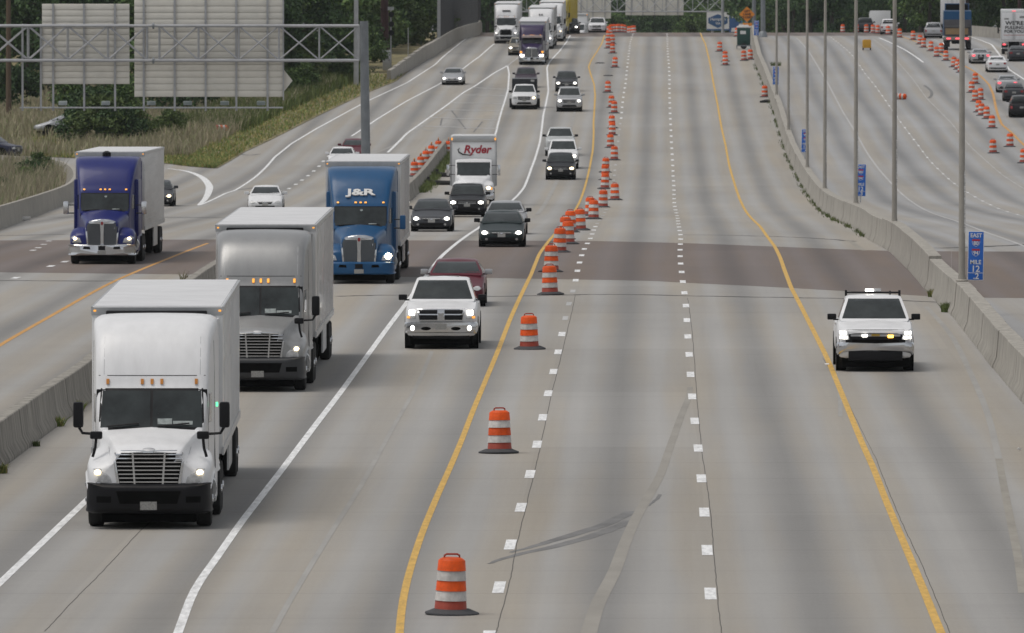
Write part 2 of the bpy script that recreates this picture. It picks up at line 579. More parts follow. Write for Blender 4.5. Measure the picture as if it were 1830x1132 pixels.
def concrete(name, col, lane=None, tint=(1, 1, 1)):
    m = bpy.data.materials.new(name)
    m.use_nodes = True
    t = m.node_tree
    L = t.links.new
    p = t.nodes['Principled BSDF']
    p.inputs['Roughness'].default_value = 0.72
    p.inputs['Specular IOR Level'].default_value = 0.35

    def math_(op, a, b=None):
        n = t.nodes.new('ShaderNodeMath')
        n.operation = op
        for i, x in enumerate((a, b)):
            if x is None:
                continue
            if isinstance(x, (int, float)):
                n.inputs[i].default_value = x
            else:
                L(x, n.inputs[i])
        return n.outputs[0]
    uv = t.nodes.new('ShaderNodeUVMap')
    sp = t.nodes.new('ShaderNodeSeparateXYZ')
    L(uv.outputs[0], sp.inputs[0])
    U, V = sp.outputs[0], sp.outputs[1]

    def noise(su, sv, detail=4, rough=.6):
        mp = t.nodes.new('ShaderNodeMapping')
        mp.inputs['Scale'].default_value = (su, sv, 1)
        L(uv.outputs[0], mp.inputs['Vector'])
        n = t.nodes.new('ShaderNodeTexNoise')
        n.inputs['Scale'].default_value = 1.0
        n.inputs['Detail'].default_value = detail
        n.inputs['Roughness'].default_value = rough
        L(mp.outputs[0], n.inputs['Vector'])
        return n.outputs['Fac']
    blot = noise(.12, .03, 5)
    streak = noise(1.5, .012, 5, .7)
    cross = noise(.05, 2.2, 3, .8)
    grit = noise(14, 3.5, 3, .7)
    f = math_('ADD', 0.555, math_('MULTIPLY', blot, .40))
    f = math_('ADD', f, math_('MULTIPLY', streak, .34))
    f = math_('ADD', f, math_('MULTIPLY', cross, .13))
    f = math_('ADD', f, math_('MULTIPLY', grit, .17))
    gw = None
    if lane:
        fr = math_('FRACT', math_('DIVIDE', math_('ADD', U, 400 * lane), lane))
        d = math_('SUBTRACT', fr, .5)
        g = math_('POWER', 2.718, math_('MULTIPLY', math_('MULTIPLY', d, d), -55))
        f = math_('SUBTRACT', f, math_('MULTIPLY', g, math_('MULTIPLY', streak, .62)))
        dw = math_('SUBTRACT', math_('ABSOLUTE', d), .26)
        gw = math_('POWER', 2.718, math_('MULTIPLY', math_('MULTIPLY', dw, dw), -130))
        f = math_('ADD', f, math_('MULTIPLY', gw, math_('MULTIPLY', blot, .17)))
        wn = t.nodes.new('ShaderNodeTexWhiteNoise')
        wn.noise_dimensions = '2D'
        cb = t.nodes.new('ShaderNodeCombineXYZ')
        L(math_('FLOOR', math_('DIVIDE', U, lane)), cb.inputs[0])
        L(math_('FLOOR', math_('DIVIDE', V, 26.0)), cb.inputs[1])
        L(cb.outputs[0], wn.inputs['Vector'])
        f = math_('ADD', f, math_('MULTIPLY', wn.outputs['Value'], .09))
    jt = math_('FRACT', math_('DIVIDE', V, 6.1))
    f = math_('SUBTRACT', f, math_('MULTIPLY', math_('LESS_THAN', jt, .016), .19))
    mx = t.nodes.new('ShaderNodeMix')
    mx.data_type = 'RGBA'
    mx.inputs['A'].default_value = (col[0] * .975, col[1] * .995, col[2] * 1.035, 1)
    mx.inputs['B'].default_value = (col[0] * 1.05, col[1] * .99, col[2] * .90, 1)
    warm = noise(.5, .02, 3)
    wf = math_('MULTIPLY', math_('SUBTRACT', warm, .22), 2.4)
    if gw:
        wf = math_('SUBTRACT', wf, math_('MULTIPLY', math_('ADD', gw, g), .75))
    mx.clamp_factor = True
    L(wf, mx.inputs['Factor'])
    hs = t.nodes.new('ShaderNodeVectorMath')
    hs.operation = 'SCALE'
    L(mx.outputs['Result'], hs.inputs[0])
    L(f, hs.inputs['Scale'])
    L(hs.outputs[0], p.inputs['Base Color'])
    return m


def DK(Y):
    """markings lie closer to the road where the road sheet is finer"""
    return .28 if Y < 450 else .7


def sheet(name, rows, m, dz, cols=24, parent=None, ref=None, k=None):
    """rows: [(Y, X0, X1)] -> a sheet lying on the road profile, UV = metres across and along"""
    vs, fs, uv = [], [], []
    for Y, a, b in rows:
        z = gz(Y) + dz
        r = ref.X(Y) if ref else 0.0
        for c in range(cols + 1):
            x = a + (b - a) * c / cols
            vs.append((x, Y, z))
            uv.append((x - r, Y))
    n = cols + 1
    for i in range(len(rows) - 1):
        for c in range(cols):
            q = i * n + c
            fs.append((q, q + 1, q + n + 1, q + n))
    o = mesh_obj(name, vs, fs, m, parent, True, 60)
    l = o.data.uv_layers.new(name='UVMap')
    l.data.foreach_set('uv', [w for p in o.data.polygons for i in p.vertices for w in uv[i]])
    if k:
        kind(o, k)
    return o


def yrange(a, b, near=3.0, far=8.0):
    out, y = [], a
    while y < b:
        out.append(y)
        y += near if y < 500 else (far * .6 if y < 1000 else far)
    return out + [b]


CONC = concrete('concrete_road', (0.268, 0.258, 0.241), 3.66)
CONCW = concrete('concrete_eastbound_road', (0.262, 0.258, 0.252), 3.66)
ASPH = concrete('brown_asphalt', (0.136, 0.112, 0.101), 3.66)
SOIL = mat('dry_verge', (0.17, 0.135, 0.07), .95, var=.45, vscale=.35, stretch=(1, .25, 1))
WPAINT = mat('white_road_paint', (0.78, 0.79, 0.80), .55, var=.34, vscale=9, stretch=(1, .15, 1))
WFAINT = mat('worn_white_road_paint', (0.43, 0.43, 0.43), .65, var=.22, vscale=2, stretch=(1, .2, 1))
YPAINT = mat('yellow_road_paint', (0.62, 0.37, 0.055), .55, var=.3, vscale=9, stretch=(1, .2, 1))
OPAINT = mat('orange_yellow_road_paint', (0.55, 0.28, 0.06), .6, var=.2, vscale=3, stretch=(1, .2, 1))
YFAINT = mat('scraped_yellow_paint', (0.280, 0.262, 0.228), .7, var=.22, vscale=2, stretch=(1, .25, 1))
SCAR = mat('ground_off_marking', (0.270, 0.256, 0.231), .8, var=.14, vscale=1, stretch=(1, .3, 1))
SCARL = mat('ground_off_white_marking', (0.312, 0.305, 0.292), .8, var=.14, vscale=1, stretch=(1, .3, 1))
CRACK = mat('joint_sealant', (0.05, 0.048, 0.045), .7, var=.3, vscale=4)
SKID = mat('skid_rubber', (0.165, 0.164, 0.164), .75, var=.3, vscale=1.4, stretch=(1, .5, 1))

ground = kind(sheet('ground', [(y, -2500, 2500) for y in yrange(-150, 1400, 6, 16) + [1600, 2000, 3000, 5800]], SOIL, -0.08, 40), 'structure')
main = sheet('highway_westbound', [(y, -60.0 if y < 655 else min(P_GRASS.X(y), P_REDGE.X(y) - .9), P_MED.X(y) + .37)
                                   for y in yrange(100, 1400)], CONC, 0.0, 40, None, P_DOTR, 'structure')
east = sheet('highway_eastbound', [(y, P_MED.X(y) + .374, P_MED.X(y) + 75) for y in yrange(100, 1400)], CONCW, 0.0, 30,
             None, P_W2, 'structure')


def poly_interp(pts, x):
    return float(np.interp(x, [p[0] for p in pts], [p[1] for p in pts]))


def band(name, far, near, px0, px1, m, dz, parent, n=46, ky=26):
    vs, fs, uv = [], [], []
    for i in range(n + 1):
        px = px0 + (px1 - px0) * i / n
        a, b = G(px, poly_interp(near, px)), G(px, poly_interp(far, px))
        for j in range(ky + 1):
            p = a.lerp(b, j / ky)
            vs.append((p.x, p.y, gz(p.y) + dz * DK(p.y)))
            uv.append((p.x - P_DOTR.X(p.y), p.y))
    for i in range(n):
        for j in range(ky):
            q = i * (ky + 1) + j
            fs.append((q, q + ky + 1, q + ky + 2, q + 1))
    o = mesh_obj(name, vs, fs, m, parent, True, 60)
    l = o.data.uv_layers.new(name='UVMap')
    l.data.foreach_set('uv', [w for p in o.data.polygons for i in p.vertices for w in uv[i]])
    return o


FARE = [(-200, 431), (0, 430), (370, 428.5), (735, 430), (1060, 431), (1231, 435), (1520, 446.5), (1600, 449), (1700, 449.5)]
NEARE = [(-200, 484), (0, 487), (350, 491), (868, 497), (1160, 502), (1221, 505.5), (1350, 511.5), (1520, 521), (1680, 531)]
band('asphalt_deck', FARE, NEARE, -150, 1700, ASPH, .010, main)
band('asphalt_deck', [(1650, 449.5), (1830, 450), (2000, 452)], [(1650, 528), (1700, 532), (1830, 533), (2000, 535)], 1700.5, 2000, ASPH,
     .010, east, 12)
sheet('asphalt_deck', [(y, -16.5 if y < 1010 else -18, P_MED.X(y) + .3) for y in yrange(1000, 1120, 4, 6)], ASPH, .006, 12, main)
sheet('asphalt_deck', [(y, P_MED.X(y) + .42, P_MED.X(y) + 60) for y in yrange(1006, 1120, 4, 6)], ASPH, .006, 8, east)


def ribbon(name, path, w, m, dz=.018, parent=main, y0=None, y1=None, step=2.5, jit=0.0, off=0.0):
    y0, y1 = y0 or path.Y0, y1 or path.Y1
    n = max(1, int((y1 - y0) / step))
    vs, fs = [], []
    for i in range(n + 1):
        Y = y0 + (y1 - y0) * i / n
        x = path.X(Y) + off + (rng.uniform(-jit, jit) if jit else 0)
        ww = w(Y) if callable(w) else w
        z = gz(Y) + dz * DK(Y)
        vs += [(x - ww / 2, Y, z), (x + ww / 2, Y, z)]
    fs = [(2 * i, 2 * i + 1, 2 * i + 3, 2 * i + 2) for i in range(n)]
    return mesh_obj(name, vs, fs, m, parent, False)


ribbon('yellow_edge_line', P_YELL, .135, YPAINT)
ribbon('yellow_edge_line', P_YELR, .145, YPAINT)
ribbon('white_lane_line', P_E, .155, WPAINT)
ribbon('white_lane_line', P_F, .155, WPAINT)
ribbon('white_gore_line', P_GORE, lambda Y: .19, WPAINT)
ribbon('white_lane_line', P_HI, .2, WFAINT)
ribbon('orange_edge_line', P_RAMPY, .15, OPAINT)
ribbon('white_lane_line', P_RLANE, .17, WPAINT)
ribbon('white_edge_line', P_REDGE, .17, WPAINT)
ribbon('white_edge_line', P_WREF, .14, WFAINT, parent=east)
ribbon('white_lane_line', P_W3, .2, WPAINT, parent=east)
ribbon('yellow_edge_line', P_WY, .2, OPAINT, parent=east)
ribbon('white_edge_line', P_WR, .2, WPAINT, parent=east)
ribbon('worn_lane_line', P_W1, .07, WFAINT, .011, east)
ribbon('worn_lane_line', P_W2, .06, WFAINT, .011, east)


def ribbon_px(name, pts, w, m, dz, parent=main, n=5, jit=0):
    """a mark whose width is given in metres across its own direction"""
    W = [G(*p) for p in pts]
    n = max(n, int(max((a - b).length for a, b in zip(W, W[1:])) / 2.5) + 1)
    W = [Vector(v) for v in crom(np.array([list(v) for v in W]), n)]
    vs = []
    for i, p in enumerate(W):
        d = (W[min(i + 1, len(W) - 1)] - W[max(i - 1, 0)])
        d.z = 0
        d.normalize()
        s = Vector((d.y, -d.x, 0))
        ww = w(i / (len(W) - 1)) if callable(w) else w
        j = rng.uniform(-jit, jit)
        for k in (-.5, .5):
            q = p + s * (k * ww + j)
            vs.append((q.x, q.y, gz(q.y) + dz * DK(q.y)))
    fs = [(2 * i, 2 * i + 1, 2 * i + 3, 2 * i + 2) for i in range(len(W) - 1)]
    return mesh_obj(name, vs, fs, m, parent, False)


# the curved line of the small loop ramp, with its blunt nose
ribbon_px('white_gore_line', [(299.6, 301.8), (335, 307), (360, 317), (373, 331), (373, 343), (366, 357), (355, 367)],
          lambda s: .20 + .26 * math.sin(math.pi * s), WPAINT, .017)
# dashes
dash_me = None


def dashes(path, y0, y1, m, parent, w=.2, ln=3.05, step=12.19, ph=0.0, skip=None, fade=None):
    Y = y0 + ph
    while Y < y1:
        if not (skip and skip(Y)):
            sub = 3
            vs = []
            for i in range(sub + 1):
                yy = Y - ln / 2 + ln * i / sub
                x = path.X(yy)
                vs += [(x - w / 2, yy, gz(yy) + .018 * DK(yy)), (x + w / 2, yy, gz(yy) + .018 * DK(yy))]
            mesh_obj('lane_dash', vs, [(2 * i, 2 * i + 1, 2 * i + 3, 2 * i + 2) for i in range(sub)],
                     fade if (fade and rng.random() < .0) else m, parent, False)
        Y += step


dashes(P_DOTR, 158.6 - 12.19 * 2, 1028, WPAINT, main)
dashes(P_DOTL, YD(1050) - 12.19 * 2, 1028, WPAINT, main, skip=lambda Y: YD(590) < Y < YD(513) or YD(400) < Y < YD(215))
dashes(P_DOTL, YD(1050) - 12.19 * 2 + 12.19 * 9, YD(215), WFAINT, main, w=.17,
       skip=lambda Y: not (YD(590) < Y < YD(513) or YD(400) < Y < YD(215)))
dashes(P_RDOT, P_RDOT.Y0, P_RDOT.Y1, WPAINT, main, w=.22, ln=2.6, step=11.0)
dashes(P_W1, 420, 1000, WPAINT, east, w=.14, ln=2.2, step=12.19)
dashes(P_W2, 520, 1000, WFAINT, east, w=.14, ln=2.2, step=12.19)
for (x, y) in ((66, 443.5), (76, 437.5), (57, 448), (85, 431.5), (90, 476), (27, 497), (115, 468)):   # worn dots on the left deck
    p = G(x, y)
    mesh_obj('lane_dash', [(p.x - .12, p.y - 1, p.z + .006), (p.x + .12, p.y - 1, p.z + .006), (p.x + .16, p.y + 1, gz(p.y + 1) + .006),
                           (p.x - .08, p.y + 1, gz(p.y + 1) + .006)], [(0, 1, 2, 3)], WPAINT, main, False)
# hatching in the gore
for yv, k in ((158.6, 1), (171, 1), (185, 1), (197.6, 1), (212.7, 1), (228, .8)):
    Y = YD(yv)
    a, b = P_GORE.X(Y), P_F.X(Y)
    ribs = []
    for i in range(7):
        s = i / 6
        yy = Y - 6 * (s - .5) * (1 if yv % 2 < 1 else .4)
        ribs += [(a + (b - a) * s, yy - .5, gz(yy - .5) + .014), (a + (b - a) * s, yy + .5, gz(yy + .5) + .014)]
    mesh_obj('gore_hatch_bar', ribs, [(2 * i, 2 * i + 2, 2 * i + 3, 2 * i + 1) for i in range(6)], WFAINT, main, False)
for pts in ([(807, 198), (820, 215), (832, 231)], [(846, 237), (862, 218)], [(787, 225), (790, 212)]):
    ribbon_px('skid_mark', pts, .13, SKID, .013)
ribbon_px('skid_mark', [(752, 228), (770, 234), (800, 220)], .2, SCARL, .012)

# ground-off markings, cracks, joints, skids
ribbon_px('ground_off_line', [(486, 1132), (525, 1062), (590, 955), (650, 860), (705, 760), (745, 690), (772, 628)], .11, SCARL, .013)
ribbon_px('ground_off_line', [(960, 384), (970, 371), (985, 344.5), (995, 324), (1004, 296)], .25, SCARL, .013)
ribbon_px('ground_off_line', [(1004, 296), (1016, 250), (1028, 195), (1036, 150), (1045, 118), (1056, 90)], .22, SCARL, .013)
ribbon_px('ground_off_line', [(620, 290), (700, 262), (760, 222), (800, 196)], .22, SCARL, .013)
ribbon_px('ground_off_line', [(1050, 1140), (1068, 1081), (1097.5, 1023), (1115, 976), (1132.6, 935), (1153, 897), (1179.6, 850), (1199, 795),
                              (1219.5, 738), (1230, 712), (1233.6, 692)], lambda s: .27 - .13 * s, SCAR, .013)
ribbon_px('faded_yellow_line', [(1785, 820), (1796, 880), (1808, 940), (1820, 1000), (1828, 1060)], .16, YFAINT, .013)
ribbon_px('faded_yellow_line', [(1785, 820), (1765, 740), (1735, 668), (1700, 600), (1655, 548)], .16, SCARL, .013)
ribbon_px('faded_yellow_line', [(1518, 430), (1535, 443), (1545, 448)], .22, YFAINT, .013)
ribbon_px('worn_lane_line', [(1502, 745), (1500, 700), (1492, 668)], .10, SCARL, .013)
for pts, w in (([(886.4, 1132), (895, 1100), (912.8, 1031.6), (923, 976), (945, 885), (964, 806), (985.8, 705), (1003.8, 633), (1021.8, 558.5), (1028, 528)], .013),
               ([(1289.5, 1132), (1282, 1064), (1276, 990.6), (1267.5, 896.7), (1254, 802), (1245, 705), (1238.8, 615), (1232, 553), (1228.5, 533)], .013),
               ([(1565.5, 820), (1590, 883), (1615, 941), (1651, 1018), (1697.7, 1132)], .012),
               ([(1470, 640), (1500, 690), (1540, 770), (1565.5, 820)], .009),
               ([(80, 1129), (138, 1067), (171.5, 1033.7), (213.8, 989), (256, 944.6), (330, 880)], .012)):
    ribbon_px('road_crack', pts, w, CRACK, .015, main, 12, .007)
for pts, w, par in (([(600, 530), (700, 528), (860, 530), (1000, 528), (1100, 526.5), (1330, 531), (1500, 534), (1690, 541)], .5, main),
                    ([(-60, 501), (120, 502.5), (320, 502), (420, 505)], .6, main),
                    ([(1210, 420), (1300, 421), (1437, 425), (1530, 432)], .35, main),
                    ([(500, 419), (735, 422), (900, 421)], .35, main), ([(-20, 422), (120, 419)], .5, main),
                    ([(1680, 444), (1760, 441), (1850, 437)], 1.0, east)):
    ribbon_px('expansion_joint', pts, lambda s, w=w: w * (.5 + .5 * rng.random()), CRACK, .0135, par, 8, .15)
for pts, w in (([(912, 988), (960, 975), (1020, 957), (1080, 938), (1130, 914)], .28), ([(873, 1008), (920, 993), (1000, 975), (1080, 951), (1127, 931)], .28),
               ([(1160, 905), (1172, 894), (1180, 884)], .08)):
    ribbon_px('skid_mark', pts, lambda s, w=w: w * min(1, .25 + 1.6 * s), SKID, .0125, main, 6, .02)
ribbon_px('skid_mark', [(1652, 153), (1663, 162), (1665, 170), (1660, 176)], .25, SKID, .0125, east, 6)
for pts in ([(425, 275), (445, 278), (462, 276)], [(418, 340), (440, 338), (455, 336)]):
    ribbon_px('skid_mark', pts, .35, SKID, .0125, main, 4)

# verge: grass-covered strip beside the road edge, left of the ramp
P_TIP = Path([(390, 302), (335, 298), (292, 292), (200, 286), (125, 283), (35, 279), (-200, 272), (-600, 262)], 5)
GRASSB = mat('verge_grass', (0.20, 0.175, 0.085), .95, var=.5, vscale=.5, stretch=(1, .3, 1))


def verge_left(Y):
    return P_TIP.X(Y) if Y < P_TIP.Y1 else -120.0


sheet('verge', [(y, verge_left(y), P_GRASS.X(y)) for y in yrange(P_TIP.Y0 + 1, 1010, 2.5, 5)], GRASSB, .03, 20, None, None, 'structure')
sheet('verge', [(y, -400, P_GRASS.X(1000) - .5) for y in yrange(1010, 1400, 2.5, 12)], GRASSB, .03, 10, None, None, 'structure')

# ================================================================== concrete barriers
BARM = mat('barrier_concrete', (0.34, 0.322, 0.288), .85, var=.30, vscale=1.6, bump=.25, bscale=9, stretch=(3, 1.2, .5))
BARM2 = mat('weathered_barrier_concrete', (0.285, 0.270, 0.240), .88, var=.5, vscale=1.4, bump=.25, bscale=9, stretch=(2.5, 2.5, .35))


def barrier(name, label, path, y0, y1, seg, h, base, top, m, gap=.03, par_side=1, hfun=None):
    """sections laid along a path; path marks the foot on the camera-left (par_side=1) or right face"""
    root = thing(name, label, 'barrier', (path.X(y0), y0, gz(y0)))
    inset = (base - top) / 2
    Y = y0
    ox, oy, oz = root.location
    while Y < y1 - .5:
        e = min(Y + seg, y1)
        hh = hfun(Y) if hfun else h
        n = 2
        prof = [(0, -.05), (0, .08), (inset * .62, .30), (inset, hh - .02), (inset + .02, hh), (base - inset - .02, hh),
                (base - inset, hh - .02), (base - inset * .62, .30), (base, .08), (base, -.05)]
        vs, fs = [], []
        jx = rng.uniform(-.012, .012)
        for i in range(n + 1):
            yy = Y + (e - gap - Y) * i / n
            for (x, z) in prof:
                vs.append((path.X(yy) + par_side * x + jx - ox, yy - oy, gz(yy) + z - oz))
        k = len(prof)
        for i in range(n):
            for j in range(k - 1):
                fs.append((i * k + j, i * k + j + 1, (i + 1) * k + j + 1, (i + 1) * k + j))
        fs.append(tuple(range(k - 1, -1, -1)))
        fs.append(tuple(n * k + j for j in range(k)))
        if par_side < 0:
            fs = [tuple(reversed(q)) for q in fs]
        mesh_obj('concrete_section', vs, fs, m, root, True, 30)
        Y = e
    return root


barrier('median_barrier', 'long weathered concrete median barrier curving up beside the light poles', P_MED, 150, 1060, 6.1, 1.07, .74, .42, BARM,
        hfun=lambda Y: 1.02 if Y < 305 else (1.12 if Y < 372 else 1.05))
barrier('left_barrier', 'stained concrete barrier between the truck lanes and the ramp at left', P_BAR, 150, P_BAR.Y1 + 4, 3.8, .90, .66, .28, BARM2, par_side=-1)
P_PAR = Path([(700, 145), (777.6, 100.7), (815.5, 76), (840.6, 67), (858, 63)], 11)
par = barrier('bridge_parapet', 'grey concrete parapet with wire fence on top at the upper left', P_PAR, YD(145), 1100, 9.0, 1.35, .5, .36, BARM, par_side=-1,
              hfun=lambda Y: .95 + min(.45, (Y - YD(145)) / 130))
# fence on the parapet
WIRE = mat('fence_mesh_dark', (0.085, 0.088, 0.094), .7, 0, var=.2, spec=.2)
ox, oy, oz = par.location
fy = YD(92)
k = 0
while fy < 1095:
    x = P_PAR.X(fy) - .25
    z = gz(fy) + 1.3
    hh = 4.1 if fy < 990 else 3.6
    MB().tube([(x - ox, fy - oy, z - oz), (x - ox, fy - oy, z + hh - oz), (x - ox + .5, fy - oy, z + hh + .5 - oz)], .05, 6).build('fence_post', WIRE, par)
    ny = min(fy + 3.0, 1095)
    xn, zn = P_PAR.X(ny) - .25, gz(ny) + 1.3
    mb = MB()
    for i in range(15):
        s = i / 14
        a = Vector((x + (xn - x) * s - ox, fy + (ny - fy) * s - oy, z + (zn - z) * s - oz))
        mb.tube([a, a + Vector((0, 0, hh)), a + Vector((.45, 0, hh + .45))], .015, 3, False)
    for j in range(16):
        hz = hh * j / 15
        mb.tube([(x - ox, fy - oy, z + hz - oz), (xn - ox, ny - oy, zn + hz - oz)], .015, 3, False)
    kind(mb.build('fence_wire_panel', WIRE, par, False), 'stuff')
    fy = ny + .001
    k += 1
# end post of the fence, wide pale channel
MB().box(-.16, .16, -.16, .16, 0, 4.6).build('fence_end_post', GALV, par).location = (P_PAR.X(YD(92)) - .3 - ox, YD(93) - oy, gz(YD(92)) + .9 - oz)

# curved wall of the loop ramp
LW = [(-140, 452), (-60, 424), (0, 404), (63, 381), (108, 363), (124, 350), (127, 338), (119, 325), (98, 315), (60, 309), (0, 305), (-90, 300)]
W = [Vector(v) for v in crom(np.array([list(G(*p)) for p in LW]), 6)]
root = thing('loop_ramp_wall', 'curved grey concrete wall around the reeds at the far left', 'wall', W[0])
seg = 3
for i in range(0, len(W) - seg, seg):
    vs, fs = [], []
    for j in range(i, i + seg + 1):
        p = W[j]
        d = W[min(j + 1, len(W) - 1)] - W[max(j - 1, 0)]
        s = Vector((d.y, -d.x, 0)).normalized()
        hh = 1.0
        for (o, z) in ((0, -.05), (-.05, .1), (-.14, hh), (-.34, hh), (-.45, .1), (-.5, -.05)):
            q = p - s * o - W[0]
            vs.append((q.x, q.y, q.z + z))
    for j in range(seg):
        for c in range(5):
            fs.append((j * 6 + c, j * 6 + c + 1, (j + 1) * 6 + c + 1, (j + 1) * 6 + c))
    fs += [(5, 4, 3, 2, 1, 0), tuple(seg * 6 + c for c in range(6))]
    o = mesh_obj('concrete_section', vs, fs, BARM, root, True, 30)
# ================================================================== vehicles
# local frame of every vehicle: front bumper at y=0, +y towards its tail, x across, z up
_tyre = MB().lathe([(.62, -.5), (.90, -.5), (.98, -.42), (1.0, -.25), (1.0, .25), (.98, .42), (.90, .5), (.62, .5)], 24, 'x').build('tyre_proto', RUBBER)
_rimc = MB().lathe([(.02, .30), (.18, .30), (.22, .36), (.50, .30), (.58, .44), (.64, .46), (.64, -.4), (.02, -.4)], 20, 'x').build('rim_proto', ALU)
_hub = MB().lathe([(.02, .62), (.16, .60), (.2, .42), (.30, .40), (.34, .2), (.56, .30), (.64, .48), (.64, -.4), (.02, -.4)], 20, 'x').build('hub_proto', CHROME)
for o in (_tyre, _rimc, _hub):
    COL.objects.unlink(o)


def wheel(parent, x, y, r, w, hub=None, z=None):
    sgn = 1 if x > 0 else -1
    o = share('wheel', _tyre, parent, (x, y, r if z is None else z), (0, 0, 0 if sgn > 0 else math.pi), (w, r, r))
    share('rim', hub or _rimc, o)
    return o


def place(root, px, py, axle, tang, away=False, L=0.0, Y=None):
    """stand a vehicle so that its nearer axle touches the road where the photo shows it"""
    p = G(px, py) if Y is None else AT(px, py, Y)
    g = gslope(p.y)
    if not away:
        root.location = (p.x - axle * tang, p.y - axle, gz(p.y) - axle * g)
        root.rotation_euler = (math.atan(g), 0, -math.atan(tang))
    else:
        d = L - axle
        root.location = (p.x + d * tang, p.y + d, gz(p.y) + d * g)
        root.rotation_euler = (-math.atan(g), 0, math.pi - math.atan(tang))
    return root


TYPES = {
    #        L    W     H    hoodF hoodR wsb   wst   roofE cabE  deck  zb   wheelr fa   ra
    'sedan': (4.85, 1.84, 1.45, .70, .96, 1.20, 2.10, 3.35, 4.15, 1.05, .22, .33, .95, 3.75),
    'low':   (4.75, 1.86, 1.38, .70, .92, 1.35, 2.20, 3.10, 4.00, 1.00, .20, .34, .95, 3.65),
    'suv':   (4.70, 1.90, 1.70, .92, 1.10, 1.15, 1.90, 4.25, 4.60, 1.12, .28, .36, .90, 3.60),
    'big':   (5.20, 2.03, 1.90, 1.08, 1.22, 1.25, 2.00, 4.75, 5.12, 1.22, .34, .40, .98, 4.05),
    'pickup': (5.85, 2.05, 1.95, 1.16, 1.29, 1.45, 2.20, 3.70, 4.02, 1.22, .36, .41, .98, 4.65),
}


